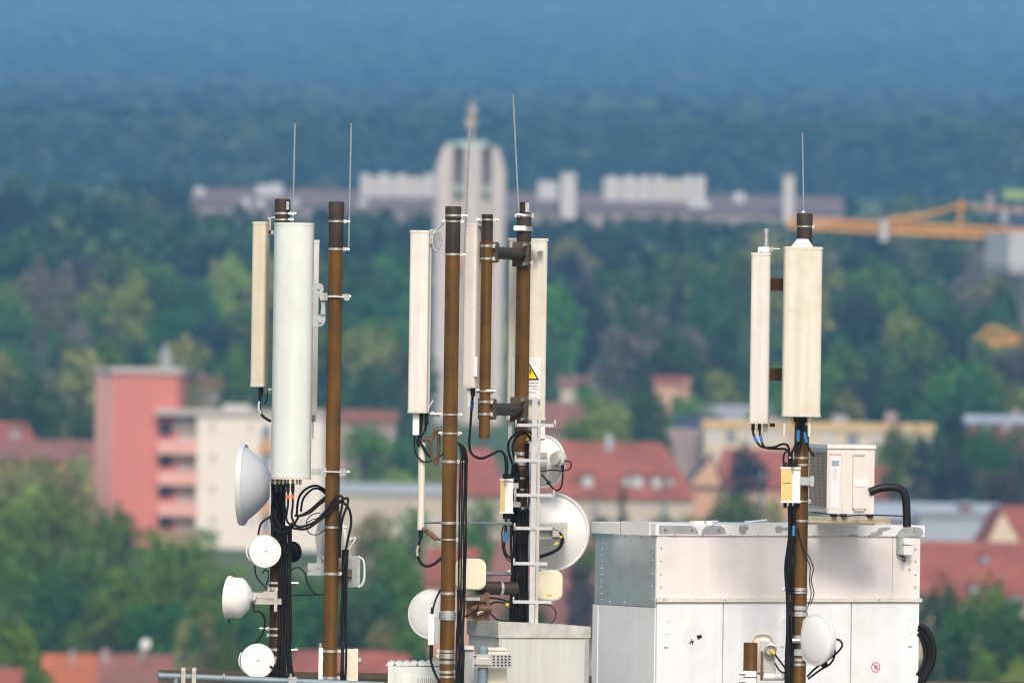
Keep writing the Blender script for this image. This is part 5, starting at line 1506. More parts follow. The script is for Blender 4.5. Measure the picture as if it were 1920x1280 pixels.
house('long grey roofed building under the dark conifers', 1560, 1880, 940, 972, 665, 11, 'bg_mauve_wall', 'bg_blue_roof', hip=.03, dorm=((1800, 946, 1822, 962, 'bg_mauve_roof'),))
house('house with a cream gable and a red roof next to the grey shed', 1852, 1912, 948, 1016, 610, 12, 'bg_cream', 'bg_red_roof', front=True, skew=-4)
house('red roof wing adjoining the cream gable', 1894, 2020, 946, 1012, 618, 9, 'bg_cream', 'bg_red_roof')
house('large red roof with little skylights behind the cabin corner', 1650, 2010, 1014, 1122, 560, 13, 'bg_cream', 'bg_red_roof', wins=(), dorm=((1838, 1040, 1852, 1054, 'bg_blue_roof'), (1816, 1096, 1834, 1112, 'bg_blue_roof'), (1890, 1112, 1914, 1124, 'bg_grey_roof'), (1725, 1112, 1745, 1124, 'bg_grey_roof')))
house('broad mauve red roof behind the small grey cabinet', 900, 1240, 1012, 1180, 560, 13, 'bg_beige_wall', 'bg_mauve_roof', hip=.12)
house('coral roofed house glimpsed between the tall mast and the cream square antenna', 798, 900, 1024, 1092, 585, 10, 'bg_peach', 'bg_red_roof', hip=.1)
house('orange tiled roof at the lower corner with one dark chimney', 82, 186, 1226, 1330, 470, 10, 'bg_peach', 'bg_orange_roof', chim=((136, 1218, 60, 10, 'bg_mauve_wall'),))
house('mauve tiled roof adjoining the orange one, with two chimneys', 187, 306, 1226, 1330, 470, 10, 'bg_peach', 'bg_mauve_roof', chim=((198, 1216, 40, 14, 'bg_mauve_wall'), (268, 1214, 66, 14, 'bg_mauve_wall')))
t = thing('satellite_dish', 'tiny white satellite dish above a chimney of the mauve tiled roof', 'satellite dish', W(273, 1216, 473))
MB().lathe([(0, .1), (.2, .06), (.30, 0), (.2, .03), (0, .05)], W(273, 1207, 473), (-.2, -1, .2), 16).build('reflector', 'white', t)
MB().pcyl((273, 1208, 473.2), (270, 1222, 473.4), 1.4, 6).build('pole', 'bg_grey_roof', t)
house('red roof between the two masts beside the lowest drum dish', 540, 770, 1220, 1300, 500, 10, 'bg_peach', 'bg_red_roof', hip=.08)
house('corner of a red roof below the bright green shrub', -60, 20, 1252, 1330, 440, 9, 'bg_peach', 'bg_red_roof')

# crane, water tower, lime topped building
DC = 1100.0; s = DC / FP
cr = thing('tower_crane', 'orange tower crane with a long lattice jib above the trees', 'crane', V((W(1962, 500, DC).x, DC, TZ(DC) - 1)))


def lattice(k, a, b, h, n, w=.55):
    """triangular lattice girder between two points"""
    a, b = V(a), V(b)
    for off in (V((0, 0, 0)), V((0, .9, 0)), V((0, .45, h))):
        k.tube([a + off, b + off], w * .3, 6, 1)
    for i in range(n):
        p = a.lerp(b, i / n); q = a.lerp(b, (i + .5) / n); r_ = a.lerp(b, (i + 1) / n)
        k.tube([p, q + V((0, .45, h)), r_ + V((0, .9, 0))], w * .17, 5, 1)
        k.tube([p + V((0, .9, 0)), q + V((0, .45, h)), r_], w * .17, 5, 1)


k = MB(); lattice(k, W(1478, 426, DC), W(1990, 451, DC), 19 * s * .82, 26, .8); k.build('jib', 'bg_crane', cr)
k = MB(); k.tube([W(1640, 418, DC), W(1740, 402, DC)], .30, 6, 1); k.tube([W(1740, 402, DC), W(1805, 384, DC)], .22, 6, 1); k.tube([W(1805, 384, DC), W(1990, 402, DC)], .14, 6, 1); k.build('tie_bar', 'bg_crane', cr)
k = MB(); lattice(k, W(1797, 445, DC), W(1803, 380, DC), .4, 5, .8); k.build('apex', 'bg_crane', cr)
MB().pbox(1650, 412, 1664, 452, DC - .6, 2).build('trolley', 'bg_window', cr)
p = W(1962, 452, DC)
k = MB()
for dx in (-.8, .8):
    for dy in (-.8, .8):
        k.tube([V((p.x + dx, p.y + dy, TZ(DC) - 1)), V((p.x + dx, p.y + dy, p.z + 4))], .12, 6, 1)
for i in range(14):
    z0_ = TZ(DC) + i * (p.z - TZ(DC)) / 14; z1_ = TZ(DC) + (i + 1) * (p.z - TZ(DC)) / 14
    for dy in (-.8, .8):
        k.tube([V((p.x - .8, p.y + dy, z0_)), V((p.x + .8, p.y + dy, z1_))], .07, 5, 1)
k.build('crane_mast', 'bg_crane', cr)
D3 = 1000.0
c2 = thing('tower_crane', 'second orange crane low over the trees by the picture corner', 'crane', V((W(1975, 640, D3).x, D3, TZ(D3) - 1)))
c2['label'] = 'short orange lattice jib low among the trees under the pale eight sided tower'
k = MB(); lattice(k, W(1828, 648, D3), W(1985, 638, D3), 0.9, 9, .5); k.build('jib', 'bg_crane', c2)
k = MB(); k.tube([W(1838, 640, D3), W(1850, 616, D3), W(1878, 618, D3), W(1905, 640, D3)], .17, 6, 3); k.build('tie_bar', 'bg_crane', c2)
p = W(1975, 640, D3)
k = MB()
for dx in (-.7, .7):
    k.tube([V((p.x + dx, p.y, TZ(D3) - 1)), V((p.x + dx, p.y, p.z + 3))], .25, 6, 1)
for i in range(6):
    z0_ = TZ(D3) + i * (p.z - TZ(D3)) / 6; z1_ = TZ(D3) + (i + 1) * (p.z - TZ(D3)) / 6
    k.tube([V((p.x - .7, p.y, z0_)), V((p.x + .7, p.y, z1_))], .12, 5, 1)
k.build('crane_mast', 'bg_crane', c2)
DW = 1060.0; s = DW / FP
wc = W(1990, 500, DW)
wt = thing('water_tower', 'pale goblet shaped concrete tower cut by the picture edge', 'water tower', V((wc.x, DW + 10, TZ(DW) - 1)))
wt['label'] = 'pale eight sided concrete tower, narrowing downward, below the crane jib'
zc_ = V((wc.x, DW + 10, 0))
Zr = lambda r_: W(1990, r_, DW + 10).z
k = MB(); k.lathe([(0, Zr(436)), (134 * s, Zr(438)), (135 * s, Zr(500)), (130 * s, Zr(516)), (98 * s, Zr(533)), (72 * s, Zr(575)), (60 * s, Zr(640)), (55 * s, TZ(DW) - 1)], zc_, (0, 0, 1), 8)
k.build('bowl', 'bg_window', wt, 0)
flat('dark building with a lime green roof band behind the crane', 1858, 1990, 374, 1400, 10, 'bg_navy_roof', None, wins=((1876, 388, 1890, 420, 'bg_grey_roof'), (1905, 384, 1914, 400, 'bg_blue_roof')), extra=[(1878, 357, 1990, 377, 'bg_lime', 10, -1, 'roof_band'), (1850, 362, 1862, 400, 'bg_mauve_wall', 4, -1.5, 'stair_block')])


# ------------------------------------------------------------------ trees
def leaf_cloud(centres, n, size, squash=1.0, seed=0):
    r_ = np.random.default_rng(seed)
    P, Nn = [], []
    for (c, rad) in centres:
        m = int(n * (rad / .2) ** 2)
        d = r_.normal(size=(m, 3)); d /= np.linalg.norm(d, axis=1)[:, None]
        rr = rad * r_.uniform(.72, 1.06, (m, 1))
        P.append(np.array(c) + d * rr * np.array([1, 1, squash])); Nn.append(d)
    P = np.concatenate(P); Nn = np.concatenate(Nn)
    Nn = Nn + r_.normal(size=Nn.shape) * .45
    Nn /= np.linalg.norm(Nn, axis=1)[:, None]
    t = np.cross(Nn, r_.normal(size=Nn.shape)); t /= np.linalg.norm(t, axis=1)[:, None]
    b = np.cross(Nn, t)
    sz = size * r_.uniform(.6, 1.4, (len(P), 1))
    q = np.stack([P + t * sz, P + b * sz * .75, P - t * sz, P - b * sz * .75], axis=1)
    return q


def broad(seed, tall=1.0, nclump=24):
    """crown of unit width from z 0 to about tall"""
    r_ = np.random.default_rng(seed)
    cs = []
    for i in range(nclump):
        z = r_.uniform(0, 1)
        rad = .5 * math.sin(PI * (0.18 + .74 * z)) ** .8
        a_ = r_.uniform(0, 2 * PI); q = rad * math.sqrt(r_.uniform(.25, 1)) * .72
        lob = 1 + .28 * math.sin(2 * a_ + seed) * (1 - .4 * z)
        cs.append(((q * lob * math.cos(a_), q * lob * math.sin(a_), (.12 + .76 * z) * tall), r_.uniform(.09, .23)))
    return leaf_cloud(cs, 95, .032, 1.0, seed + 100)


def conif(seed):
    """narrow conifer of unit width, height 2.4"""
    r_ = np.random.default_rng(seed)
    cs = []
    for i in range(44):
        z = r_.uniform(0, 1) ** .8
        rad = .5 * (1 - z) ** .85
        a_ = r_.uniform(0, 2 * PI); q = rad * r_.uniform(.45, .85)
        cs.append(((q * math.cos(a_), q * math.sin(a_), .1 + 2.2 * z), .06 + .13 * (1 - z)))
    return leaf_cloud(cs, 110, .032, .8, seed + 100)


def qmesh(name, q):
    me = bpy.data.meshes.new(name)
    n = len(q)
    me.vertices.add(n * 4); me.loops.add(n * 4); me.polygons.add(n)
    me.vertices.foreach_set('co', q.reshape(-1).astype(np.float32))
    me.loops.foreach_set('vertex_index', np.arange(n * 4, dtype=np.int32))
    me.polygons.foreach_set('loop_start', np.arange(0, n * 4, 4, dtype=np.int32))
    me.update(calc_edges=True)
    return me


CROWN = {'round': [(qmesh('broad_crown', broad(i, 1.0)), 1.0) for i in range(4)],
         'oval': [(qmesh('oval_crown', broad(20 + i, 1.45, 30)), 1.45) for i in range(3)],
         'conifer': [(qmesh('conifer_crown', conif(40 + i)), 2.4) for i in range(3)],
         'column': [(qmesh('column_crown', broad(60 + i, 2.6, 40)), 2.6) for i in range(2)]}
for vs in CROWN.values():
    for me, _ in vs:
        me.materials.append(MATS['leaf_mid'])
tk = MB()
tk.tube([(0, 0, 0), (.01, 0, .35), (-.01, .01, .7), (0, 0, 1)], .022, 7, 3)
tk.tube([(0, 0, .55), (.10, .03, .78), (.16, .04, .9)], .010, 5, 3)
tk.tube([(0, 0, .5), (-.10, -.04, .74), (-.15, -.02, .86)], .010, 5, 3)
tk.tube([(0, 0, .6), (.02, .10, .8)], .009, 5, 1)
_t = tk.build('trunk', 'bg_trunk')
TRUNK = _t.data
bpy.data.objects.remove(_t)
rt = random.Random(77)


def tree(px, top, d, wpx, shape, leaf, label, group=None, name=None, bare=.12):
    p = W(px, top, d)
    zb = TZ(d) - .3
    H = p.z - zb
    if H < 2: H = 2
    wid = wpx * d / FP
    me, tall = rt.choice(CROWN[shape])
    name = name or {'conifer': 'conifer_tree', 'column': 'poplar_tree'}.get(shape, 'broadleaf_tree')
    root = thing(name, label, 'tree', V((p.x, p.y, zb)), group)
    root.rotation_euler = (0, 0, rt.uniform(0, 2 * PI))
    z0 = min(bare * H, 2.5)
    hc = H - z0
    # tall trees keep a believable crown depth; the rest is trunk
    if hc > wid * tall * 1.5 and shape != 'conifer':
        hc = wid * tall * 1.5; z0 = H - hc
    o = bpy.data.objects.new('crown', me); COL.objects.link(o); o.parent = root
    o.location = (0, 0, z0); o.scale = (wid, wid, hc / tall)
    o.material_slots[0].link = 'OBJECT'; o.material_slots[0].material = MATS[leaf]
    u = bpy.data.objects.new('trunk', TRUNK); COL.objects.link(u); u.parent = root
    w_ = max(.8, H / 18)
    u.scale = (w_ * 7, w_ * 7, z0 + hc * .75)
    return root


# single trees that stand out
tree(150, 652, 800, 150, 'round', 'leaf_olive', 'pale olive tree close to the salmon tower')
tree(50, 690, 790, 170, 'round', 'leaf_deep', 'dark green tree above the red hipped house')
tree(-10, 640, 850, 110, 'round', 'leaf_olive', 'pale tree top over the dark green tree near the red hipped house')
tree(160, 756, 775, 100, 'round', 'leaf_deep', 'dark round tree squeezed beside the salmon tower')
tree(40, 856, 715, 130, 'round', 'leaf_olive', 'yellowish shrub mass below the mauve roof')
tree(118, 868, 705, 150, 'round', 'leaf_olive', 'olive bush before the lower wall of the salmon tower')
tree(60, 905, 680, 100, 'round', 'leaf_light', 'light tree before the olive bush near the salmon tower')
tree(345, 622, 900, 120, 'round', 'leaf_olive', 'olive tree rising behind the top of the salmon tower')
tree(440, 655, 880, 100, 'round', 'leaf_mid', 'green tree behind the roof of the white apartment wing')
tree(690, 690, 850, 130, 'round', 'leaf_deep', 'deep green tree behind the plain mast above the mauve hall')
tree(760, 650, 870, 110, 'round', 'leaf_deep', 'deep green tree against the foot of the church tower')
tree(688, 782, 760, 120, 'round', 'leaf_mid', 'green tree beside the plain mast below the mauve hall')
tree(766, 800, 760, 120, 'round', 'leaf_deep', 'green tree beside the slim tube antenna')
tree(745, 872, 735, 90, 'round', 'leaf_light', 'yellow green bush before the beige garage')
tree(812, 868, 728, 100, 'round', 'leaf_light', 'yellow green bush crossed by the tall mast')
tree(905, 812, 765, 90, 'conifer', 'leaf_conifer', 'dark conifer behind the swinging cable of the stub pole')
tree(1135, 738, 780, 130, 'round', 'leaf_light', 'yellow green tree above the large red hipped house')
tree(1085, 770, 770, 80, 'round', 'leaf_mid', 'smaller green tree beside the yellow green one above the hipped house')
tree(1218, 722, 800, 110, 'round', 'leaf_deep', 'deep green round tree between the hipped house and the yellow banded building')
tree(1250, 775, 770, 70, 'conifer', 'leaf_deep', 'pointed green tree beside the lavender grey house wall')
tree(1345, 695, 920, 110, 'round', 'leaf_light', 'light green tree beside the narrow panel on the lone mast')
tree(1290, 726, 905, 120, 'round', 'leaf_mid', 'mid green tree below the light one beside the narrow panel')
tree(1398, 728, 930, 90, 'round', 'leaf_mid', 'mid green tree right behind the narrow panel of the lone mast')
tree(1590, 655, 900, 160, 'round', 'leaf_mid', 'broad green tree beside the broad ivory panel')
tree(1580, 718, 880, 110, 'round', 'leaf_olive', 'olive tree top above the yellow flat building')
tree(1680, 700, 890, 140, 'round', 'leaf_deep', 'deep green tree above the yellow flat building')
tree(1800, 664, 900, 170, 'round', 'leaf_mid', 'wide green tree above the red building with the mauve roof')
tree(1830, 690, 880, 150, 'round', 'leaf_deep', 'deep green tree right above the red building with the mauve roof')
tree(1900, 640, 920, 120, 'round', 'leaf_brown', 'dull brownish tree under the short orange jib')
tree(1790, 740, 760, 110, 'conifer', 'leaf_conifer', 'tallest dark conifer beyond the air conditioner')
tree(1730, 812, 735, 130, 'conifer', 'leaf_conifer', 'dark conifer between the air conditioner and the tallest conifer')
tree(1850, 800, 735, 110, 'round', 'leaf_deep', 'dark green tree in front of the red building with the mauve roof')
tree(1680, 800, 760, 90, 'round', 'leaf_mid', 'green tree at the flank of the air conditioner')
tree(1790, 850, 710, 120, 'round', 'leaf_conifer', 'dark tree directly over the grey roofed building')
tree(1880, 872, 715, 90, 'round', 'leaf_maroon', 'maroon leaved tree beyond the cream gable')
tree(1920, 830, 730, 70, 'conifer', 'leaf_conifer', 'dark conifer beside the maroon tree')
tree(1405, 838, 735, 110, 'round', 'leaf_conifer', 'dark bare looking tree before the red roof near the larger filter box')
tree(1168, 905, 645, 62, 'conifer', 'leaf_conifer', 'dark pointed conifer in front of the beige wall')
tree(1128, 958, 640, 70, 'round', 'leaf_conifer', 'low dark bush beside the pointed conifer')
tree(1370, 912, 660, 130, 'round', 'leaf_mid', 'grey green tree above the cabin lid near the lone mast')
tree(1248, 952, 650, 100, 'round', 'leaf_mid', 'low green bush above the cabin lid')
tree(1295, 958, 648, 70, 'round', 'leaf_light', 'pale bush between the low green one and the grey green tree above the cabin lid')
tree(1450, 935, 655, 70, 'round', 'leaf_olive', 'pale olive bush behind the larger filter box')
tree(1082, 1030, 520, 80, 'column', 'leaf_brown', 'brownish tree beside the largest dish and the cabin')
tree(1100, 1080, 515, 70, 'round', 'leaf_brown', 'low brownish bush between the cream square antenna and the cabin')
for x, y, d, w_, sh, m_, lab in ((78, 470, 960, 56, 'oval', 'leaf_grey', 'greyish bare looking tree on the slope, one of a leaning pair'), (124, 476, 955, 50, 'oval', 'leaf_grey', 'second greyish bare looking tree of the leaning pair'),
                                 (672, 596, 1000, 110, 'round', 'leaf_light', 'yellow green tree high on the slope beside the plain mast'), (722, 622, 980, 110, 'round', 'leaf_light', 'yellow green tree lower on the slope toward the church tower'), (752, 655, 960, 80, 'round', 'leaf_olive', 'olive tree on the slope close to the church tower'),
                                 (440, 480, 1050, 90, 'round', 'leaf_light', 'light tree on the slope behind the beige panel'), (250, 515, 1020, 90, 'round', 'leaf_light', 'light tree on the slope above the salmon tower'),
                                 (1390, 470, 1120, 120, 'round', 'leaf_mid', 'fresh green tree on the slope behind the narrow panel'), (1650, 478, 1080, 140, 'round', 'leaf_mid', 'fresh green tree under the orange jib')):
    tree(x, y, d, w_, sh, m_, lab)
for x, y, d, w_, sh, m_, lab in ((1706, 812, 790, 110, 'round', 'leaf_mid', 'green tree hiding the end of the yellow flat building'), (1655, 832, 780, 80, 'round', 'leaf_mid', 'low green tree before the yellow flat building'), (1568, 836, 790, 80, 'round', 'leaf_deep', 'low dark tree between the yellow flat building and the air conditioner'),
                                 (1880, 572, 1035, 120, 'round', 'leaf_deep', 'dark tree in front of the pale eight sided tower'), (930, 1000, 575, 110, 'round', 'leaf_mid', 'green tree before the coral roof behind the cross tube'), (985, 1090, 530, 110, 'round', 'leaf_deep', 'dark tree behind the ladder foot'), (1100, 1010, 545, 60, 'round', 'leaf_mid', 'small green tree top between the largest dish and the cabin')):
    tree(x, y, d, w_, sh, m_, lab)
for x, y, d, w_, sh, m_, lab in ((20, 842, 725, 110, 'round', 'leaf_olive', 'yellowish shrub crossing the roof edge by the red hipped house'), (78, 846, 720, 120, 'round', 'leaf_light', 'light yellow green bush before the long mauve roof'), (142, 850, 722, 100, 'round', 'leaf_olive', 'olive bush at the foot of the salmon tower'),
                                 (1925, 622, 985, 90, 'round', 'leaf_olive', 'olive tree top poking through the short orange jib'), (1838, 632, 980, 50, 'round', 'leaf_mid', 'small green tree top before the tip of the short orange jib')):
    tree(x, y, d, w_, sh, m_, lab)
for x, y, d, w_, sh, m_, lab in ((1838, 812, 800, 120, 'round', 'leaf_deep', 'dark green tree hiding the wall of the red building with the mauve roof'), (1908, 806, 805, 120, 'round', 'leaf_deep', 'dark green tree at the far end of the red building with the mauve roof'), (1770, 790, 800, 90, 'round', 'leaf_deep', 'deep green tree between the tallest conifer and the red building with the mauve roof')):
    tree(x, y, d, w_, sh, m_, lab)
# nearer trees behind and below the masts
near = [(20, 925, 'leaf_fresh'), (110, 920, 'leaf_fresh'), (205, 955, 'leaf_mid'), (290, 990, 'leaf_fresh'), (372, 992, 'leaf_fresh'), (60, 985, 'leaf_mid'), (160, 1005, 'leaf_mid'), (255, 1040, 'leaf_fresh'), (345, 1045, 'leaf_mid'), (425, 1060, 'leaf_fresh'), (20, 1050, 'leaf_mid'), (115, 1070, 'leaf_deep'), (210, 1100, 'leaf_mid'), (300, 1110, 'leaf_deep'), (480, 1100, 'leaf_mid'), (565, 1055, 'leaf_mid'), (590, 1100, 'leaf_deep'), (650, 1052, 'leaf_mid'), (660, 1110, 'leaf_deep'), (440, 1130, 'leaf_deep'), (540, 1140, 'leaf_deep')]
nl = ['bright', 'broad', 'deep green', 'green', 'sunlit']
for i, (x, y, m_) in enumerate(near):
    d = 640 - (y - 920) * .55
    tree(x, y, d, rt.uniform(130, 190), 'round', m_, {'leaf_deep': 'deep', 'leaf_mid': 'mid', 'leaf_fresh': 'fresh'}[m_] + ' green broadleaf tree in the grove below the apartment block', 'trees of the grove below the apartment block')
for x, y, d, w_, sh, m_, lab in ((345, 1150, 500, 46, 'column', 'leaf_olive', 'pale slim poplar behind the lower mauve roof'), (388, 1130, 505, 50, 'column', 'leaf_olive', 'pale slim poplar beside the sideways drum dish'),
                                 (24, 1165, 455, 150, 'round', 'leaf_fresh', 'bright green shrub beside the orange tiled roof'), (62, 1232, 450, 90, 'round', 'leaf_mid', 'small green shrub at the gable of the orange tiled roof'),
                                 (480, 1180, 500, 80, 'column', 'leaf_deep', 'dark poplar behind the mast of the round dishes'), (430, 1195, 495, 100, 'round', 'leaf_mid', 'green bush just over the blue grey pipe'), (335, 1236, 480, 70, 'round', 'leaf_olive', 'pale bush beside the mauve tiled roof'),
                                 (700, 945, 640, 110, 'round', 'leaf_olive', 'pale olive tree right of the plain mast'), (780, 955, 630, 130, 'round', 'leaf_mid', 'green tree behind the hooked cable of the tube antenna'), (730, 1010, 590, 140, 'round', 'leaf_mid', 'green tree between the plain mast and the half hidden drum'),
                                 (705, 1085, 545, 130, 'round', 'leaf_deep', 'dark green tree above the white ridged unit'), (770, 1070, 550, 120, 'round', 'leaf_mid', 'green tree beside the half hidden drum'), (720, 1150, 510, 90, 'column', 'leaf_olive', 'pale poplar above the white ridged unit'),
                                 (765, 1165, 505, 80, 'column', 'leaf_mid', 'green poplar between the white ridged unit and the tall mast'), (910, 940, 660, 120, 'round', 'leaf_mid', 'green tree behind the grey level tube'), (880, 985, 620, 90, 'round', 'leaf_mid', 'low green tree behind the strand of the tall mast'),
                                 (1755, 1096, 500, 150, 'round', 'leaf_deep', 'deep green bush beside the thick cable loops'), (1845, 1092, 495, 160, 'round', 'leaf_mid', 'green bush below the skylights of the red roof'), (1925, 1100, 490, 150, 'round', 'leaf_deep', 'deep green bush at the end of the red roof'),
                                 (1800, 1118, 470, 150, 'round', 'leaf_deep', 'darkest bush in the hedge beside the thick cable loops'), (1885, 1130, 465, 150, 'round', 'leaf_deep', 'low deep green bush below the red roof'), (1850, 1225, 440, 90, 'round', 'leaf_fresh', 'bright green shrub above the brown rail'), (1905, 1238, 438, 80, 'round', 'leaf_light', 'second bright green shrub above the brown rail')):
    tree(x, y, d, w_, sh, m_, lab)
COL.objects[[o.name for o in COL.objects if o.get('label', '') == 'pale olive tree right of the plain mast'][0]]['label'] = 'pale olive tree before the beige garage'
COL.objects[[o.name for o in COL.objects if o.get('label', '') == 'second bright green shrub above the brown rail'][0]]['label'] = 'smaller bright green shrub above the brown rail'

# the wooded slope between the houses and the long building
keep = [(800, 960, 1000, 745), (1040, 1310, 985, 722), (1815, 1930, 1000, 652), (350, 420, 900, 730), (1845, 1925, 1060, 560)]
pal = ['leaf_mid'] * 6 + ['leaf_deep'] * 8 + ['leaf_light'] * 3 + ['leaf_olive'] * 2 + ['leaf_conifer'] * 6 + ['leaf_brown'] * 1 + ['leaf_grey'] * 1
GL = {'leaf_mid': 'mid green', 'leaf_deep': 'deep green', 'leaf_light': 'light green', 'leaf_olive': 'olive', 'leaf_conifer': 'dark', 'leaf_brown': 'brownish', 'leaf_grey': 'greyish'}
slope = []
tries = 0
while len(slope) < 215 and tries < 20000:
    tries += 1
    d = 880 + 330 * rt.random() ** .9
    px = rt.uniform(-40, 1960)
    ok = all((px - q[0]) ** 2 * (d / FP) ** 2 + (d - q[1]) ** 2 > 30 for q in slope)
    if not ok: continue
    h_ = rt.uniform(7, 15)
    top = HOR - ((TZ(d) - ZC) + h_) / d * FP
    if any(x0 - 40 < px < x1 + 40 and d < dd and top < yb for x0, x1, dd, yb in keep): continue
    slope.append((px, d, h_, top))
for px, d, h_, top in slope:
    lf = rt.choice(pal)
    if 1010 < px < 1300 and rt.random() < .5: lf = rt.choice(['leaf_brown', 'leaf_conifer', 'leaf_grey'])
    sh = 'conifer' if lf == 'leaf_conifer' and rt.random() < .6 else ('oval' if rt.random() < .4 else 'round')
    wpx = (h_ * rt.uniform(.6, .95) if sh != 'conifer' else h_ * .42) * FP / d
    n_ = 'conifer_tree' if sh == 'conifer' else 'broadleaf_tree'
    tree(px, top + (px - 960) * TR * 0, d, wpx, sh, lf, f'{GL[lf]} {"conifer" if sh == "conifer" else "broadleaf tree"} in the wood on the slope behind the town', 'trees of the wood on the slope')

# far wood: everything beyond, one mass
def far_wood(name, d0, d1, n, hmin, hmax, label, seed, cap=None, quads=64, xl=1.25, grow=False, outside=False):
    r_ = np.random.default_rng(seed)
    base = [broad(200 + i, 1.2, 12)[:: max(1, len(broad(200 + i, 1.2, 12)) // quads)] for i in range(4)]
    cbase = [conif(300 + i)[:: max(1, len(conif(300 + i)) // quads)] for i in range(3)]
    Q, T = [], []
    for i in range(n):
        d = math.sqrt(r_.uniform(d0 ** 2, d1 ** 2)) if not grow else d0 * (d1 / d0) ** r_.uniform()
        x = r_.uniform(-1, 1) * (960 / FP * d * xl + 25)
        if outside:      # only the flanks beyond the houses and single trees
            x = math.copysign(990 / FP * d + 8 + abs(r_.uniform()) * 960 / FP * d * 1.5, r_.normal())
        z = TZ(d)
        h = r_.uniform(hmin, hmax) * (1 + max(0, d - 4000) / 9000 if grow else 1)
        px = 960 + x / d * FP
        if cap:
            for x0, x1, dd, row in cap:
                if x0 < px < x1 and d < dd:
                    rowz = row + (px - 960) * TR
                    hm = (HOR - rowz) / FP * d + ZC - z
                    if h > hm: h = hm * r_.uniform(.75, 1)
            if h < 2.0: continue
        con = math.sin(x * .021 + d * .006) + r_.normal() * .7 > .9
        B = cbase[r_.integers(3)] if con else base[r_.integers(4)]
        tall = 2.4 if con else 1.2
        w = h * (.45 if con else r_.uniform(.65, .95)) * (1.15 + max(0, d - 4000) / 8000 if grow else 1)
        a_ = r_.uniform(0, 2 * PI)
        c_, s_ = math.cos(a_), math.sin(a_)
        q = B * np.array([w, w, h / tall])
        # enlarge the leaf faces of the thinned template about their own centres
        m_ = q.mean(axis=1, keepdims=True)
        q = m_ + (q - m_) * (4.2 if grow else 3.2)
        R_ = np.array([[c_, s_, 0], [-s_, c_, 0], [0, 0, 1]])
        Q.append(q @ R_ + np.array([x, d, z - .3]))
        t = .5 + .26 * math.sin(x * .013 + d * .0045) + .24 * math.sin(x * .041 - d * .011 + 2 * math.sin(x * .009)) + .18 * math.sin(x * .083 + d * .023) + r_.normal() * (.13 if grow else .26) - ((.2 if grow else .45) if con else 0)
        T.append(np.full(len(q), t))
    Q = np.concatenate(Q); T = np.concatenate(T)
    me = qmesh(name, Q)
    at = me.attributes.new('tint', 'FLOAT', 'FACE')
    at.data.foreach_set('value', T.astype(np.float32))
    m, nt, b = _nodes(name + '_leaf')
    an = nt.nodes.new('ShaderNodeAttribute'); an.attribute_name = 'tint'
    cr_ = nt.nodes.new('ShaderNodeValToRGB')
    e = cr_.color_ramp.elements
    DARK = ((.024, .042, .034, 1), (.031, .054, .036, 1), (.040, .066, .038, 1))
    e[0].position = 0; e[0].color = (.019, .033, .031, 1) if grow else (.014, .024, .026, 1)
    e[1].position = 1; e[1].color = (.058, .078, .044, 1) if grow else (.11, .125, .055, 1)
    for p_, c_ in zip((.3, .55, .8), DARK if grow else ((.018, .045, .026, 1), (.036, .082, .030, 1), (.068, .112, .036, 1))):
        x_ = e.new(p_); x_.color = c_
    nt.links.new(an.outputs['Fac'], cr_.inputs['Fac']); nt.links.new(cr_.outputs['Color'], b.inputs['Base Color'])
    b.inputs['Roughness'].default_value = .7; b.inputs['Specular IOR Level'].default_value = .2
    me.materials.append(m)
    o = bpy.data.objects.new(name, me); COL.objects.link(o)
    return tag(o, label, None, None, 'stuff')


LBx = W(360, 384, DL).x
far_wood('woods', 1180, 1490, 1000, 7, 14, 'dense mixed wood in front of the long purple roof', 3, cap=[(350, 1600, 1500, 391), (-100, 3000, 1500, 372), (1460, 1960, 1095, 470), (1850, 1960, 1400, 425)], quads=130)
far_wood('flank_woods', 430, 1640, 1500, 7, 14, 'woods on both flanks of the town', 12, quads=130, outside=True)
far_wood('ridge_woods', 1525, 1640, 260, 9, 15, 'dark strip of wood right behind the long purple roof', 9, cap=[(-2000, 4000, 1700, 338)], quads=110)
far_wood('hill_forest', 2250, 9000, 27000, 13, 24, 'wide blue hazy forest covering the hill', 4, quads=44, grow=True, xl=1.9)

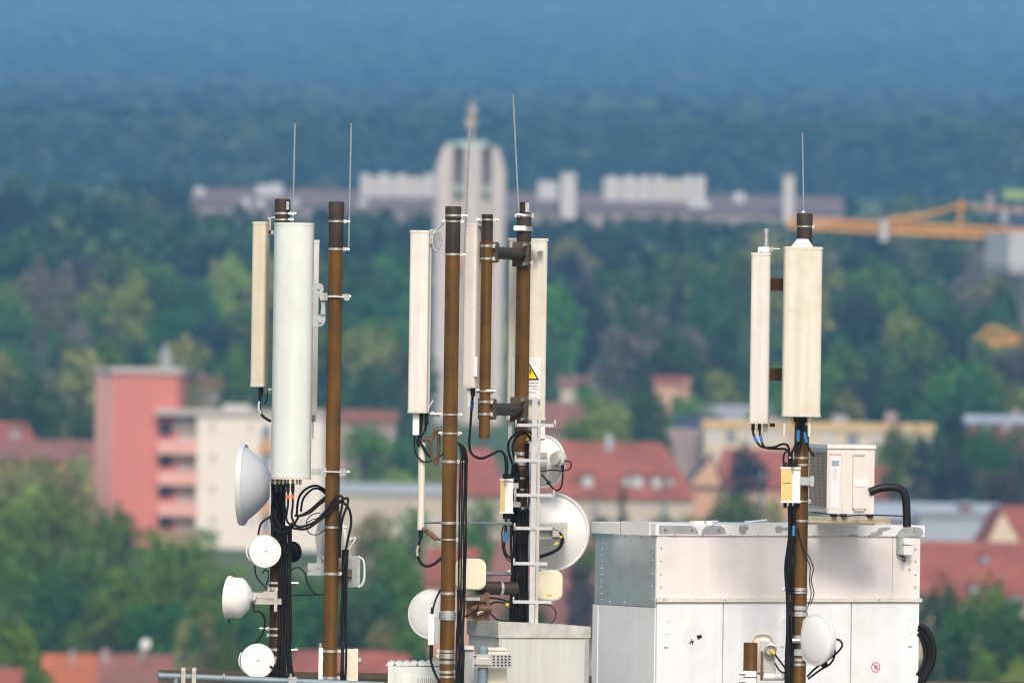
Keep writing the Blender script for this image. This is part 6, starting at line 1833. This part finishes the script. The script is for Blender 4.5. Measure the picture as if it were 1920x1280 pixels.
# ------------------------------------------------------------------ air
hz_ = MB().box((0, 4560, (ZC - 47 + ZC + 570) / 2), 2500, 9480, 570 + 47).build('haze', 'white', None, 0)
m = bpy.data.materials.new('air'); m.use_nodes = True
nt = m.node_tree; nt.nodes.clear()
out = nt.nodes.new('ShaderNodeOutputMaterial'); pv = nt.nodes.new('ShaderNodeVolumePrincipled')
pv.inputs['Color'].default_value = HAZE_COL
pv.inputs['Density'].default_value = HAZE
pv.inputs['Anisotropy'].default_value = -0.2
nt.links.new(pv.outputs['Volume'], out.inputs['Volume'])
hz_.data.materials.clear(); hz_.data.materials.append(m)
tag(hz_, 'thin blue summer haze over the town and the hill', None, None, 'stuff')

# ------------------------------------------------------------------ light
SUN = V(SUN_DIR).normalized()
el_ = math.asin(SUN.z); azr = math.atan2(SUN.x, SUN.y)
w = bpy.data.worlds.new('World'); scene.world = w; w.use_nodes = True
nt = w.node_tree
bg = nt.nodes['Background']
sky = nt.nodes.new('ShaderNodeTexSky'); sky.sky_type = 'NISHITA'; sky.sun_disc = False
sky.sun_elevation = el_; sky.sun_rotation = azr
sky.air_density = 1.0; sky.dust_density = 4.0; sky.ozone_density = 1.0
nt.links.new(sky.outputs['Color'], bg.inputs['Color'])
bg.inputs['Strength'].default_value = SKY
sl = bpy.data.lights.new('sun', 'SUN'); sl.energy = SUN_E; sl.angle = math.radians(SUN_A); sl.color = (1, .93, .83)
so = bpy.data.objects.new('sun', sl); COL.objects.link(so)
so.rotation_euler = SUN.to_track_quat('Z', 'Y').to_euler()
so.location = (30, -40, 120)

# ------------------------------------------------------------------ camera
cd = bpy.data.cameras.new('camera')
cd.sensor_width = 36; cd.lens = FP / 1920 * 36
cd.clip_start = 1; cd.clip_end = 20000
cd.dof.use_dof = True; cd.dof.focus_distance = 60.0; cd.dof.aperture_fstop = FSTOP
co = bpy.data.objects.new('camera', cd); COL.objects.link(co)
M = Matrix((CR, CU, -fw)).transposed().to_4x4(); M.translation = CAM
co.matrix_world = M
scene.camera = co
vs = scene.view_settings
vs.view_transform = 'Standard'; vs.look = 'None'; vs.exposure = EXPO; vs.gamma = 1
scene.render.engine = 'CYCLES'
scene.cycles.use_denoising = True
scene.cycles.filter_width = 1.15
scene.cycles.max_bounces = 6
scene.cycles.diffuse_bounces = 3
scene.cycles.volume_bounces = 2
scene.cycles.transparent_max_bounces = 8
